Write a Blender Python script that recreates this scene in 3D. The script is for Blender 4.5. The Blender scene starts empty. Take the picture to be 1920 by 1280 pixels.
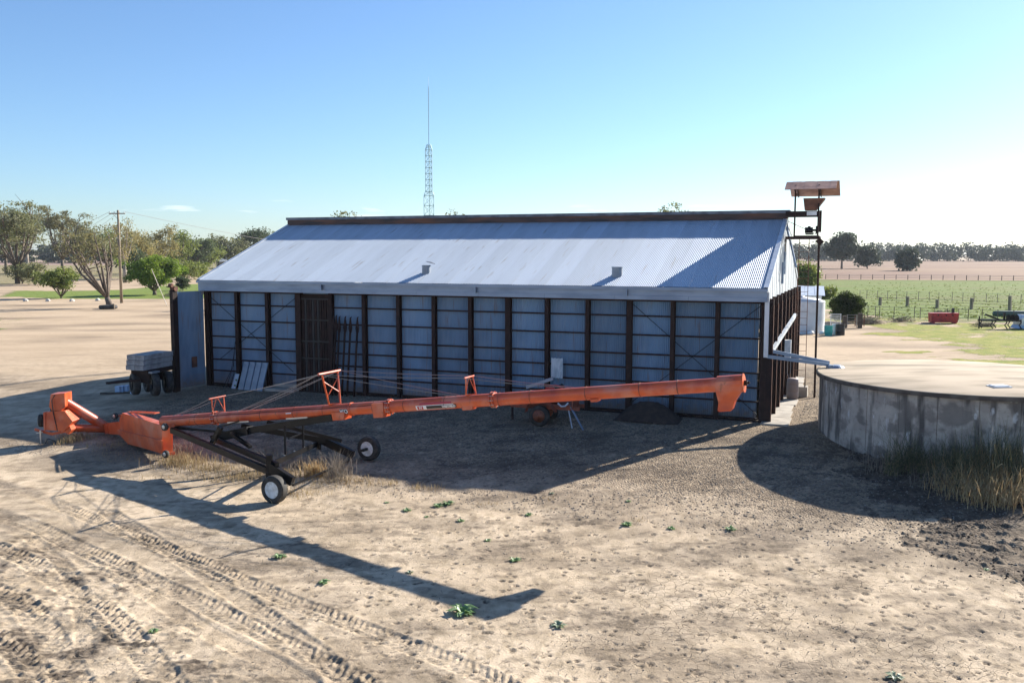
import bpy, math, random
import numpy as np
from mathutils import Vector, Matrix
random.seed(7); rng = np.random.default_rng(7)
R = math.radians
SC = bpy.context.scene
COL = SC.collection

# ------------------------------------------------------------ camera, sky, sun, exposure
CAM_H = 6.5; F_PX = 1702.8; PITCH = 0.09640541; ROLL = 0.00145379
SUN_AZ = R(50.5); SUN_EL = R(27.0)
cam_d = bpy.data.cameras.new('camera'); cam = bpy.data.objects.new('camera', cam_d); COL.objects.link(cam)
cam_d.sensor_width = 36.0; cam_d.lens = 36.0 * F_PX / 1920.0
cam_d.clip_start = 0.1; cam_d.clip_end = 20000
_cp, _sp = math.cos(PITCH), math.sin(PITCH); _cr, _sr = math.cos(ROLL), math.sin(ROLL)
FW = (0, _cp, -_sp); RT = (_cr, _sp * _sr, _cp * _sr); UPV = (-_sr, _sp * _cr, _cp * _cr)
cam.matrix_world = Matrix(((RT[0], UPV[0], -FW[0], 0), (RT[1], UPV[1], -FW[1], 0), (RT[2], UPV[2], -FW[2], CAM_H), (0, 0, 0, 1)))
SC.camera = cam
world = bpy.data.worlds.new('World'); SC.world = world; world.use_nodes = True
wn = world.node_tree.nodes; wl = world.node_tree.links
wn.clear()
w_out = wn.new('ShaderNodeOutputWorld'); w_bg = wn.new('ShaderNodeBackground'); w_sky = wn.new('ShaderNodeTexSky')
w_sky.sky_type = 'NISHITA'; w_sky.sun_disc = False; w_sky.sun_elevation = SUN_EL; w_sky.sun_rotation = SUN_AZ
w_sky.altitude = 100; w_sky.air_density = 1.0; w_sky.dust_density = 0.35; w_sky.ozone_density = 5.5
w_bg.inputs['Strength'].default_value = 0.074
# thin clouds low over the horizon
w_tc = wn.new('ShaderNodeTexCoord'); w_map = wn.new('ShaderNodeMapping'); w_map.inputs['Scale'].default_value = (5.0, 5.0, 60.0)
w_no = wn.new('ShaderNodeTexNoise'); w_no.inputs['Scale'].default_value = 2.1; w_no.inputs['Detail'].default_value = 6
w_ramp = wn.new('ShaderNodeValToRGB'); w_ramp.color_ramp.elements[0].position = 0.64; w_ramp.color_ramp.elements[1].position = 0.80
w_sep = wn.new('ShaderNodeSeparateXYZ'); w_band = wn.new('ShaderNodeValToRGB')
cb = w_band.color_ramp; cb.elements[0].position = 0.012; cb.elements[0].color = (0, 0, 0, 1); cb.elements[1].position = 0.028; cb.elements[1].color = (1, 1, 1, 1)
e = cb.elements.new(0.048); e.color = (1, 1, 1, 1); e = cb.elements.new(0.062); e.color = (0, 0, 0, 1)
w_mul = wn.new('ShaderNodeMath'); w_mul.operation = 'MULTIPLY'; w_mul2 = wn.new('ShaderNodeMath'); w_mul2.operation = 'MULTIPLY'; w_mul2.inputs[1].default_value = 0.75
w_mix = wn.new('ShaderNodeMixRGB'); w_mix.inputs['Color2'].default_value = (8.5, 8.8, 9.2, 1)
wl.new(w_tc.outputs['Generated'], w_map.inputs['Vector']); wl.new(w_map.outputs['Vector'], w_no.inputs['Vector'])
wl.new(w_no.outputs['Fac'], w_ramp.inputs['Fac']); wl.new(w_tc.outputs['Generated'], w_sep.inputs['Vector']); wl.new(w_sep.outputs['Z'], w_band.inputs['Fac'])
wl.new(w_ramp.outputs['Color'], w_mul.inputs[0]); wl.new(w_band.outputs['Color'], w_mul.inputs[1]); wl.new(w_mul.outputs[0], w_mul2.inputs[0])
wl.new(w_mul2.outputs[0], w_mix.inputs['Fac']); w_hs = wn.new('ShaderNodeHueSaturation'); w_hs.inputs['Saturation'].default_value = .98; w_tint = wn.new('ShaderNodeMixRGB'); w_tint.blend_type = 'MULTIPLY'; w_tint.inputs[0].default_value = 1; w_tint.inputs[2].default_value = (.95, 1.0, 1.05, 1)
wl.new(w_sky.outputs['Color'], w_hs.inputs['Color']); wl.new(w_hs.outputs[0], w_tint.inputs[1]); wl.new(w_tint.outputs[0], w_mix.inputs['Color1'])
wl.new(w_mix.outputs['Color'], w_bg.inputs['Color']); wl.new(w_bg.outputs[0], w_out.inputs['Surface'])
sun_d = bpy.data.lights.new('sun', 'SUN'); sun_d.energy = 5.0; sun_d.angle = R(0.5); sun_d.color = (1.0, 0.93, 0.83)
sun = bpy.data.objects.new('sun', sun_d); COL.objects.link(sun)
SUNV = Vector((math.sin(SUN_AZ) * math.cos(SUN_EL), math.cos(SUN_AZ) * math.cos(SUN_EL), math.sin(SUN_EL)))
sun.rotation_euler = SUNV.to_track_quat('Z', 'Y').to_euler(); sun.location = (40, 30, 60)
vs = SC.view_settings; vs.view_transform = 'Standard'; vs.look = 'None'; vs.exposure = 1.2; vs.gamma = 1; vs.use_curve_mapping = False

# ------------------------------------------------------------ ground shape and placing helpers
SX, SY, YAW = 9.669365, 34.770635, -0.374233      # right front corner of the shed and its turn
BAY = 1.7645876; NB = 15; LL = -NB * BAY
UX, UY = math.cos(YAW), math.sin(YAW)
def W(a, b, z=0.0): return Vector((SX + UX * a - UY * b, SY + UY * a + UX * b, z))
def ab(x, y): return ((x - SX) * UX + (y - SY) * UY, -(x - SX) * UY + (y - SY) * UX)
def sstep(e0, e1, t):
    t = np.clip((t - e0) / (e1 - e0), 0, 1); return t * t * (3 - 2 * t)
def Gv(x, y):                                      # the yard falls gently away from the front of the shed
    a, b = ab(x, y); t = np.maximum(-b - 0.8, 0)
    t = np.where(t < 11, t, 11 + (1 - np.exp(-np.maximum(t - 11, 0))))
    return -0.075 * t * (1 - sstep(16, 45, a)) * (1 - sstep(34, 75, -a))
def G(x, y): return float(Gv(np.float64(x), np.float64(y)))
def ray(px, py):
    u = (px - 960) / F_PX; v = (640 - py) / F_PX
    return [FW[i] + RT[i] * u + UPV[i] * v for i in range(3)]
def gp(px, py, dz=0.0):                            # the ground point the photograph shows there
    d = ray(px, py); z = dz
    for _ in range(40):
        t = (z - CAM_H) / d[2]; x, y = d[0] * t, d[1] * t; z = .5 * z + .5 * (G(x, y) + dz)
    return Vector((x, y, z))
def pY(px, py, Y):
    d = ray(px, py); t = Y / d[1]; return Vector((d[0] * t, Y, CAM_H + d[2] * t))
def pl(px, py, P, D):                              # point on the upright plane through P along D
    n = (-D[1], D[0]); d = ray(px, py); t = (P[0] * n[0] + P[1] * n[1]) / (d[0] * n[0] + d[1] * n[1])
    return Vector((d[0] * t, d[1] * t, CAM_H + d[2] * t))

# ------------------------------------------------------------ object helpers
class MB:
    def __init__(s): s.v = []; s.f = []; s.mi = []; s.m = 0
    def add(s, vs, fs):
        k = len(s.v); s.v += [tuple(p) for p in vs]; s.f += [tuple(i + k for i in f) for f in fs]; s.mi += [s.m] * len(fs); return s
    def box(s, c, d, rz=0.0, M=None):
        c = Vector(c); h = [x / 2 for x in d]; ps = []
        for z in (-1, 1):
            for x, y in ((-1, -1), (1, -1), (1, 1), (-1, 1)):
                p = Vector((x * h[0], y * h[1], z * h[2]))
                if M is not None: p = M @ p
                elif rz: p = Matrix.Rotation(rz, 3, 'Z') @ p
                ps.append(c + p)
        return s.add(ps, [(3, 2, 1, 0), (4, 5, 6, 7), (0, 1, 5, 4), (1, 2, 6, 5), (2, 3, 7, 6), (3, 0, 4, 7)])
    def bb(s, x0, x1, y0, y1, z0, z1): return s.box(((x0 + x1) / 2, (y0 + y1) / 2, (z0 + z1) / 2), (x1 - x0, y1 - y0, z1 - z0))
    def bar(s, p, q, w, h=None, up=(0, 0, 1)):
        p = Vector(p); q = Vector(q); h = h or w; d = (q - p); L = d.length
        if L < 1e-6: return s
        d.normalize(); u = Vector(up)
        if abs(d.dot(u)) > 0.98: u = Vector((1, 0, 0))
        sd = d.cross(u).normalized(); u = sd.cross(d).normalized()
        ps = [o + sd * (a * w / 2) + u * (b * h / 2) for o in (p, q) for a, b in ((-1, -1), (1, -1), (1, 1), (-1, 1))]
        return s.add(ps, [(3, 2, 1, 0), (4, 5, 6, 7), (0, 1, 5, 4), (1, 2, 6, 5), (2, 3, 7, 6), (3, 0, 4, 7)])
    def tube(s, p, q, r, r2=None, n=10, caps=True):
        p = Vector(p); q = Vector(q); r2 = r if r2 is None else r2; d = (q - p).normalized()
        u = Vector((0, 0, 1)) if abs(d.z) < .9 else Vector((1, 0, 0)); a = d.cross(u).normalized(); b = a.cross(d)
        ps = []
        for o, rr in ((p, r), (q, r2)):
            for i in range(n): t = 2 * math.pi * i / n; ps.append(o + a * math.cos(t) * rr + b * math.sin(t) * rr)
        fs = [(i, i + n, (i + 1) % n + n, (i + 1) % n) for i in range(n)]
        if caps: fs += [tuple(range(n)), tuple(range(2 * n - 1, n - 1, -1))]
        return s.add(ps, fs)
    def path(s, pts, rs, n=6):
        pts = [Vector(p) for p in pts]
        if not hasattr(rs, '__len__'): rs = [rs] * len(pts)
        ps = []; fs = []
        for k, p in enumerate(pts):
            d = (pts[min(k + 1, len(pts) - 1)] - pts[max(k - 1, 0)]).normalized()
            u = Vector((0, 0, 1)) if abs(d.z) < .9 else Vector((1, 0, 0)); a = d.cross(u).normalized(); b = a.cross(d)
            for i in range(n): t = 2 * math.pi * i / n; ps.append(p + a * math.cos(t) * rs[k] + b * math.sin(t) * rs[k])
            if k: o = (k - 1) * n; fs += [(o + i, o + i + n, o + (i + 1) % n + n, o + (i + 1) % n) for i in range(n)]
        fs += [tuple(range(n)), tuple(range(len(ps) - 1, len(ps) - n - 1, -1))]
        return s.add(ps, fs)
    def lathe(s, prof, o=(0, 0, 0), ax=(0, 0, 1), n=20, caps=True):   # prof: (radius, height) along the axis
        o = Vector(o); ax = Vector(ax).normalized(); u = Vector((0, 0, 1)) if abs(ax.z) < .9 else Vector((1, 0, 0))
        a = ax.cross(u).normalized(); b = a.cross(ax); ps = []; fs = []
        for k, (r, h) in enumerate(prof):
            for i in range(n): t = 2 * math.pi * i / n; ps.append(o + ax * h + (a * math.cos(t) + b * math.sin(t)) * r)
            if k: q = (k - 1) * n; fs += [(q + i, q + (i + 1) % n, q + (i + 1) % n + n, q + i + n) for i in range(n)]
        if caps and prof[0][0] > 1e-4: fs.append(tuple(range(n - 1, -1, -1)))
        if caps and prof[-1][0] > 1e-4: fs.append(tuple(range(len(ps) - n, len(ps))))
        return s.add(ps, fs)
    def prism(s, poly, d):                           # a flat polygon given depth d (a vector)
        n = len(poly); d = Vector(d); ps = [Vector(p) for p in poly] + [Vector(p) + d for p in poly]
        return s.add(ps, [tuple(range(n)), tuple(range(2 * n - 1, n - 1, -1))] + [(i, i + n, (i + 1) % n + n, (i + 1) % n) for i in range(n)])
    def mesh(s, name, mats, smooth=False):
        me = bpy.data.meshes.new(name); me.from_pydata(s.v, [], s.f)
        for m in (mats if isinstance(mats, (list, tuple)) else [mats]): me.materials.append(m)
        if any(s.mi): me.polygons.foreach_set('material_index', s.mi)
        if smooth: me.polygons.foreach_set('use_smooth', [True] * len(me.polygons))
        me.update(); return me
    def build(s, name, mats, parent=None, smooth=False, label=None):
        return obj(name, s.mesh(name, mats, smooth), parent, label)
def obj(name, me, parent=None, label=None, loc=None, rz=None):
    o = bpy.data.objects.new(name, me); COL.objects.link(o)
    if parent is not None: o.parent = parent
    if label: o['label'] = label
    if loc is not None: o.location = loc
    if rz is not None: o.rotation_euler = (0, 0, rz)
    return o
def tag(o, label=None, cat=None, group=None, kind=None):
    if label: o['label'] = label
    if cat: o['category'] = cat
    if group: o['group'] = group
    if kind: o['kind'] = kind
    return o
def empty(name, loc, rz, label, cat, group=None):
    o = bpy.data.objects.new(name, None); COL.objects.link(o); o.location = loc; o.rotation_euler = (0, 0, rz)
    o.empty_display_size = .3
    return tag(o, label, cat, group)
def autosmooth(me, ang=35):
    me.polygons.foreach_set('use_smooth', [True] * len(me.polygons))
    if hasattr(me, 'set_sharp_from_angle'): me.set_sharp_from_angle(angle=R(ang))
def copy_tree(o, parent=None):
    c = o.copy(); COL.objects.link(c)
    if parent is not None: c.parent = parent
    for ch in o.children: copy_tree(ch, c)
    return c

# ------------------------------------------------------------ materials
def mat(name, col, rough=0.7, metal=0.0, var=None, vscale=3.0, bump=0.0, bscale=40.0, spec=0.5, stretch=None, vlo=.42, vhi=.62, var2=None, v2scale=.6, transl=0.0, detail=4, rnd=0.0, dirt=None, streak=None):
    m = bpy.data.materials.new(name); m.use_nodes = True; n = m.node_tree.nodes; l = m.node_tree.links
    b = n['Principled BSDF']; b.inputs['Roughness'].default_value = rough; b.inputs['Metallic'].default_value = metal
    b.inputs['Specular IOR Level'].default_value = spec; b.inputs['Base Color'].default_value = (*col, 1)
    tc = n.new('ShaderNodeTexCoord'); src = tc.outputs['Object']
    if stretch:
        mp = n.new('ShaderNodeMapping'); mp.inputs['Scale'].default_value = stretch; l.new(src, mp.inputs['Vector']); src = mp.outputs['Vector']
    cur = None
    def layer(prev, c, sc, lo, hi):
        t = n.new('ShaderNodeTexNoise'); t.inputs['Scale'].default_value = sc; t.inputs['Detail'].default_value = detail
        l.new(src, t.inputs['Vector']); r = n.new('ShaderNodeMapRange'); r.inputs['From Min'].default_value = lo; r.inputs['From Max'].default_value = hi
        l.new(t.outputs['Fac'], r.inputs['Value']); x = n.new('ShaderNodeMixRGB'); x.inputs['Color2'].default_value = (*c, 1)
        l.new(r.outputs[0], x.inputs['Fac'])
        if prev is None: x.inputs['Color1'].default_value = (*col, 1)
        else: l.new(prev, x.inputs['Color1'])
        return x.outputs['Color']
    if var: cur = layer(cur, var, vscale, vlo, vhi)
    if var2: cur = layer(cur, var2, v2scale, .5, .68)
    if streak and cur is not None:                  # thin rust and grime runs down the sheet
        mp2 = n.new('ShaderNodeMapping'); mp2.inputs['Scale'].default_value = streak[1]; l.new(tc.outputs['Object'], mp2.inputs['Vector']); t = n.new('ShaderNodeTexNoise'); t.inputs['Scale'].default_value = streak[2]; t.inputs['Detail'].default_value = 6; l.new(mp2.outputs[0], t.inputs['Vector'])
        oi2 = n.new('ShaderNodeObjectInfo'); av = n.new('ShaderNodeVectorMath'); av.operation = 'ADD'; l.new(mp2.outputs[0], av.inputs[0]); l.new(oi2.outputs['Location'], av.inputs[1]); l.new(av.outputs[0], t.inputs['Vector'])
        r = n.new('ShaderNodeMapRange'); r.inputs['From Min'].default_value = streak[3]; r.inputs['From Max'].default_value = streak[3] + .09; r.inputs['To Max'].default_value = streak[4]; l.new(t.outputs['Fac'], r.inputs['Value'])
        x = n.new('ShaderNodeMixRGB'); x.inputs['Color2'].default_value = (*streak[0], 1); l.new(r.outputs[0], x.inputs['Fac']); l.new(cur, x.inputs['Color1']); cur = x.outputs['Color']
    if dirt and cur is not None:                    # mud splashed on the foot of the sheet
        sp = n.new('ShaderNodeSeparateXYZ'); l.new(tc.outputs['Object'], sp.inputs[0]); t = n.new('ShaderNodeTexNoise'); t.inputs['Scale'].default_value = 5; t.inputs['Detail'].default_value = 6; l.new(tc.outputs['Object'], t.inputs['Vector'])
        ad = n.new('ShaderNodeMath'); ad.operation = 'MULTIPLY_ADD'; ad.inputs[1].default_value = -1.0; l.new(t.outputs['Fac'], ad.inputs[0]); l.new(sp.outputs['Z'], ad.inputs[2])
        r = n.new('ShaderNodeMapRange'); r.inputs['From Min'].default_value = -.45; r.inputs['From Max'].default_value = .15; r.inputs['To Min'].default_value = .75; r.inputs['To Max'].default_value = 0; l.new(ad.outputs[0], r.inputs['Value'])
        x = n.new('ShaderNodeMixRGB'); x.inputs['Color2'].default_value = (*dirt, 1); l.new(r.outputs[0], x.inputs['Fac']); l.new(cur, x.inputs['Color1']); cur = x.outputs['Color']
    if rnd and cur is not None:                     # sheets differ a little in age
        oi = n.new('ShaderNodeObjectInfo'); r = n.new('ShaderNodeMapRange'); r.inputs['To Min'].default_value = 1 - rnd; r.inputs['To Max'].default_value = 1 + rnd * .5; l.new(oi.outputs['Random'], r.inputs['Value'])
        x = n.new('ShaderNodeVectorMath'); x.operation = 'SCALE'; l.new(cur, x.inputs[0]); l.new(r.outputs[0], x.inputs['Scale']); cur = x.outputs[0]
    if cur is not None: l.new(cur, b.inputs['Base Color'])
    if bump:
        t = n.new('ShaderNodeTexNoise'); t.inputs['Scale'].default_value = bscale; t.inputs['Detail'].default_value = 4; l.new(src, t.inputs['Vector'])
        bp = n.new('ShaderNodeBump'); bp.inputs['Strength'].default_value = bump; bp.inputs['Distance'].default_value = .02
        l.new(t.outputs['Fac'], bp.inputs['Height']); l.new(bp.outputs[0], b.inputs['Normal'])
    if transl:
        o = n['Material Output']; tr = n.new('ShaderNodeBsdfTranslucent'); mx = n.new('ShaderNodeMixShader'); mx.inputs[0].default_value = transl
        if cur is not None: l.new(cur, tr.inputs['Color'])
        else: tr.inputs['Color'].default_value = (*col, 1)
        l.new(b.outputs[0], mx.inputs[1]); l.new(tr.outputs[0], mx.inputs[2]); l.new(mx.outputs[0], o.inputs['Surface'])
    return m
M = {}
M['zinc_roof'] = mat('galvanised_roof', (.45, .52, .60), .58, .14, var=(.39, .45, .52), spec=.4, vscale=1.2, stretch=(1, .15, 1), var2=(.46, .50, .53), v2scale=.5, rnd=.09, streak=((.22, .17, .13), (1, .10, 1), 5, .62, .5))
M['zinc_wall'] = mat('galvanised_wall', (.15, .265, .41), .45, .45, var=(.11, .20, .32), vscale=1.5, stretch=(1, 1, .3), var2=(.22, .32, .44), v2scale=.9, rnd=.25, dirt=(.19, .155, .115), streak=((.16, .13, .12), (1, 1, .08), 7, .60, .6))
M['zinc_light'] = mat('pale_zinc', (.62, .66, .70), .45, .4, var=(.48, .53, .58), vscale=2.5)
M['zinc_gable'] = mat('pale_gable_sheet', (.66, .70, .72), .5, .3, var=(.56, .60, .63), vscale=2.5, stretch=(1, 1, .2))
M['fascia'] = mat('fascia_zinc', (.25, .32, .42), .45, .6, var=(.19, .25, .34), vscale=1.3, stretch=(.6, 1, 2))
M['rust_steel'] = mat('brown_primed_steel', (.020, .0105, .009), .7, 0, var=(.036, .017, .013), vscale=3, bump=.2, spec=.3)
M['rust_light'] = mat('rusty_steel', (.20, .085, .05), .75, 0, var=(.10, .045, .03), vscale=2.5, bump=.3)
M['rust_roof'] = mat('rusted_brown_sheet', (.36, .20, .15), .6, 0, var=(.22, .11, .08), vscale=2)
M['ridge_rust'] = mat('stained_ridge_steel', (.10, .055, .04), .7, 0.0, var=(.035, .028, .028), vscale=1.3, stretch=(.5, 1, 4), var2=(.20, .075, .035), v2scale=.7)
M['ridge_cap'] = mat('dark_cap_zinc', (.16, .18, .21), .5, .4, var=(.09, .10, .12), vscale=2)
M['concrete'] = mat('concrete', (.42, .38, .32), .9, 0, var=(.30, .27, .23), vscale=2, bump=.3)
M['orange'] = mat('orange_paint', (.60, .105, .030), .33, 0, var=(.44, .065, .028), vscale=2.2, var2=(.56, .19, .12), v2scale=1.3, bump=.05, vlo=.45, vhi=.7, streak=((.20, .07, .035), (1, 1, .5), 6, .63, .7))
M['orange_dull'] = mat('dull_orange_paint', (.30, .07, .03), .6, 0, var=(.16, .05, .03), vscale=4)
M['black_steel'] = mat('black_steel', (.006, .006, .007), .35, 0, var=(.012, .011, .011), vscale=4, spec=.3)
M['steel_grey'] = mat('grey_channel', (.035, .033, .033), .6, .2)
M['steel'] = mat('bare_steel', (.5, .5, .5), .35, .8)
M['rubber'] = mat('rubber', (.022, .021, .02), .75, 0, var=(.055, .05, .043), vscale=6)
M['rim'] = mat('white_rim', (.72, .74, .74), .45, 0, var=(.55, .55, .52), vscale=8)
M['rim_rust'] = mat('faded_orange_rim', (.48, .17, .09), .6, 0, var=(.34, .11, .06), vscale=8)
M['white'] = mat('white_paint', (.78, .79, .78), .5, 0, var=(.62, .63, .62), vscale=3)
M['wire'] = mat('grey_cable', (.30, .29, .28), .5, .5)
M['timber'] = mat('weathered_timber', (.30, .24, .17), .85, 0, var=(.20, .155, .11), vscale=3, stretch=(1, 1, .15), bump=.4)
M['dark_timber'] = mat('dark_timber', (.09, .07, .055), .9, 0, var=(.05, .04, .03), vscale=4, bump=.3)
M['grey_slab'] = mat('grey_sleeper', (.36, .36, .36), .85, 0, var=(.24, .235, .23), vscale=3)
M['blue_box'] = mat('pale_blue_plastic', (.35, .50, .70), .5)
M['teal'] = mat('teal_plastic', (.015, .33, .30), .45, 0, var=(.02, .27, .25), vscale=5)
M['black_plastic'] = mat('black_plastic', (.015, .015, .017), .45)
M['tank_white'] = mat('cream_tank_plastic', (.66, .68, .70), .5, 0, var=(.58, .60, .62), vscale=2)
M['red'] = mat('red_paint', (.50, .035, .045), .45, 0, var=(.36, .03, .04), vscale=4)
M['green_paint'] = mat('dark_green_paint', (.04, .09, .07), .5)
M['mast'] = mat('grey_green_mast', (.36, .50, .48), .5, .3)
M['soil_dark'] = mat('dark_soil_heap', (.030, .022, .018), .95, 0, var=(.05, .035, .027), vscale=5, bump=.6)
M['rock'] = mat('white_rock', (.62, .58, .52), .9, 0, var=(.45, .42, .38), vscale=4)
M['house_roof'] = mat('grey_house_roof', (.30, .33, .35), .6)
M['brick'] = mat('pale_house_wall', (.45, .38, .30), .9)
M['bark'] = mat('grey_brown_bark', (.16, .125, .095), .9, 0, var=(.09, .07, .055), vscale=4, stretch=(1, 1, .3), bump=.5)
M['bark_pale'] = mat('pale_gum_bark', (.34, .30, .25), .85, 0, var=(.17, .13, .10), vscale=1.5, stretch=(1, 1, .4), bump=.3)
def leafmat(n, c, v, v2=None, tr=.30): return mat(n, c, .55, 0, var=v, vscale=.7, spec=.35, transl=tr, var2=v2, v2scale=.25, vlo=.40, vhi=.60)
M['gum'] = leafmat('gum_leaf', (.15,.17,.075), (.22,.215,.09), (.18,.18,.11), tr=0.45)
M['gum_brown'] = leafmat('gum_brown_leaf', (.15,.15,.07), (.22,.195,.085), None, tr=0.45)
M['weeping'] = leafmat('weeping_leaf', (.26,.235,.10), (.33,.27,.10), (.17,.18,.09), tr=0.45)
M['lime'] = leafmat('lime_leaf', (.15, .23, .03), (.24, .32, .045), (.08, .13, .02), tr=.45)
M['bush'] = leafmat('bush_leaf', (.15,.19,.045), (.22,.25,.06), None, tr=0.45)
M['dark_leaf'] = leafmat('dark_leaf_leaf', (.060,.085,.040), (.09,.115,.05), None, tr=0.45)
M['hedge'] = leafmat('hedge_leaf', (.028, .045, .010), (.07, .10, .015), tr=.42)
M['distant'] = leafmat('distant_leaf', (.055, .075, .048), (.085, .10, .06), None, tr=.2)
M['weed'] = mat('weed_leaf', (.15, .27, .08), .45, 0, var=(.32, .42, .22), vscale=20, transl=.25)
M['weed_pale'] = mat('pale_weed_leaf', (.30, .34, .24), .5, 0, var=(.20, .26, .14), vscale=20, transl=.2)
M['dull_panel'] = mat('dull_grey_panel', (.30, .34, .38), .5, .3, var=(.22, .26, .30), vscale=3)
M['straw'] = mat('dry_straw', (.42, .32, .17), .8, 0, var=(.27, .19, .10), vscale=3, transl=.3)
M['straw_grey'] = mat('grey_dry_stalks', (.30, .25, .19), .85, 0, var=(.17, .14, .11), vscale=3, transl=.2)
M['reed'] = mat('reed_green', (.085, .095, .045), .7, 0, var=(.30, .25, .13), vscale=14, transl=.2, vlo=.48, vhi=.64)
M['reed_gold'] = mat('reed_gold', (.58, .42, .20), .75, 0, var=(.32, .18, .08), vscale=9, transl=.3, var2=(.66, .55, .34), v2scale=6)  # dry reed gold, brightened so the colour itself carries sunlight
M['pebble'] = mat('pebble', (.30, .27, .23), .9, 0, var=(.16, .14, .12), vscale=9)
# ------------------------------------------------------------ the ground
def _hash(ix, iy, s):
    h = (ix * 374761393 + iy * 668265263 + s * 974634777) & 0x7fffffff
    h = ((h ^ (h >> 13)) * 1274126177) & 0x7fffffff
    return ((h ^ (h >> 16)) & 0xffff) / 65535.0
def vnoise(x, y, s=0):
    xi = np.floor(x).astype(np.int64); yi = np.floor(y).astype(np.int64); fx = x - xi; fy = y - yi
    fx = fx * fx * (3 - 2 * fx); fy = fy * fy * (3 - 2 * fy)
    a = _hash(xi, yi, s); b = _hash(xi + 1, yi, s); c = _hash(xi, yi + 1, s); d = _hash(xi + 1, yi + 1, s)
    return (a + (b - a) * fx) * (1 - fy) + (c + (d - c) * fx) * fy
def fbm(x, y, o=4, s=0):
    t = 0; a = .5
    for k in range(o): t = t + a * vnoise(x * 2 ** k + 17 * k, y * 2 ** k - 9 * k, s + k); a *= .5
    return t
def inpoly(x, y, poly):
    r = np.zeros(x.shape, bool); n = len(poly); j = n - 1
    for i in range(n):
        xi, yi = poly[i]; xj, yj = poly[j]
        if yi != yj: r ^= ((yi > y) != (yj > y)) & (x < (xj - xi) * (y - yi) / (yj - yi) + xi)
        j = i
    return r
def worldpoly(px): return [tuple(gp(*p)[:2]) for p in px]
def seg_dist(x, y, pts):                            # signed distance to a polyline and the length along it
    best = np.full(x.shape, 1e9); al = np.zeros(x.shape); acc = 0
    for (x0, y0), (x1, y1) in zip(pts[:-1], pts[1:]):
        dx, dy = x1 - x0, y1 - y0; L = math.hypot(dx, dy)
        t = np.clip(((x - x0) * dx + (y - y0) * dy) / (L * L), 0, 1)
        ex, ey = x - x0 - t * dx, y - y0 - t * dy; d = np.hypot(ex, ey); sg = np.sign(dx * ey - dy * ex)
        m = d < np.abs(best); best = np.where(m, d * np.where(sg == 0, 1, sg), best); al = np.where(m, acc + t * L, al); acc += L
    return best, al
def smooth_line(px, k=6):                            # image points of a wheel track, laid on the ground and rounded
    P = [gp(*p) for p in px]; out = []
    for i in range(len(P) - 1):
        p0, p1, p2, p3 = P[max(i - 1, 0)], P[i], P[i + 1], P[min(i + 2, len(P) - 1)]
        for j in range(k):
            t = j / k; q = .5 * ((2 * p1) + (p2 - p0) * t + (2 * p0 - 5 * p1 + 4 * p2 - p3) * t * t + (3 * p1 - p0 - 3 * p2 + p3) * t ** 3)
            out.append((q.x, q.y))
    out.append((P[-1].x, P[-1].y)); return out
TRACKS = [  # image trace, half width, lug pitch, lug height
    ([(-60, 890), (40, 920), (183, 977), (267, 1010), (367, 1050), (467, 1093), (550, 1128), (633, 1160), (740, 1200), (823, 1232), (960, 1290)], .24, .17, .050),
    ([(-60, 945), (60, 985), (180, 1040), (300, 1095), (400, 1140), (520, 1200), (640, 1262), (700, 1300)], .26, .20, .035),
    ([(-60, 962), (0, 977), (100, 1027), (200, 1068), (300, 1125), (400, 1190), (500, 1240), (600, 1300)], .20, .09, .018),
    ([(-60, 1010), (30, 1040), (120, 1095), (200, 1155), (270, 1225), (330, 1300)], .26, .20, .045),
    ([(-60, 1090), (20, 1120), (80, 1175), (120, 1240), (150, 1300)], .26, .20, .045),
    ([(60, 1010), (110, 1050), (140, 1095), (155, 1150), (160, 1220)], .16, .10, .018),
    ([(-40, 1180), (40, 1230), (90, 1300)], .24, .20, .045),
    ([(200, 960), (300, 1020), (420, 1100), (520, 1170), (600, 1230), (660, 1300)], .22, .19, .020),
]
TR = [(smooth_line(p), w, pt, h) for p, w, pt, h in TRACKS]
YARD_GRASS = worldpoly([(1572, 604), (1600, 612), (1640, 622), (1690, 634), (1735, 648), (1770, 668), (1830, 684), (1960, 700), (3000, 720), (3000, 597), (1960, 597), (1572, 597)])
PADDOCK = worldpoly([(1380, 560), (1560, 590), (1575, 598), (1600, 600), (3200, 603), (3200, 525), (1380, 522)])
LAWN = worldpoly([(2, 556), (30, 545), (120, 546), (230, 543), (330, 534), (460, 528), (470, 556), (330, 561), (240, 560), (100, 560)])
OLIVE = worldpoly([(-900, 538), (0, 534), (60, 531), (200, 523), (330, 517), (520, 512), (900, 510), (900, 483), (-900, 483)])
SIDE_TUFT = worldpoly([(-60, 588), (24, 592), (28, 610), (10, 620), (-60, 626)])
BACK_GRASS = worldpoly([(300, 512), (1380, 512), (1380, 483), (300, 483)])
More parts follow.
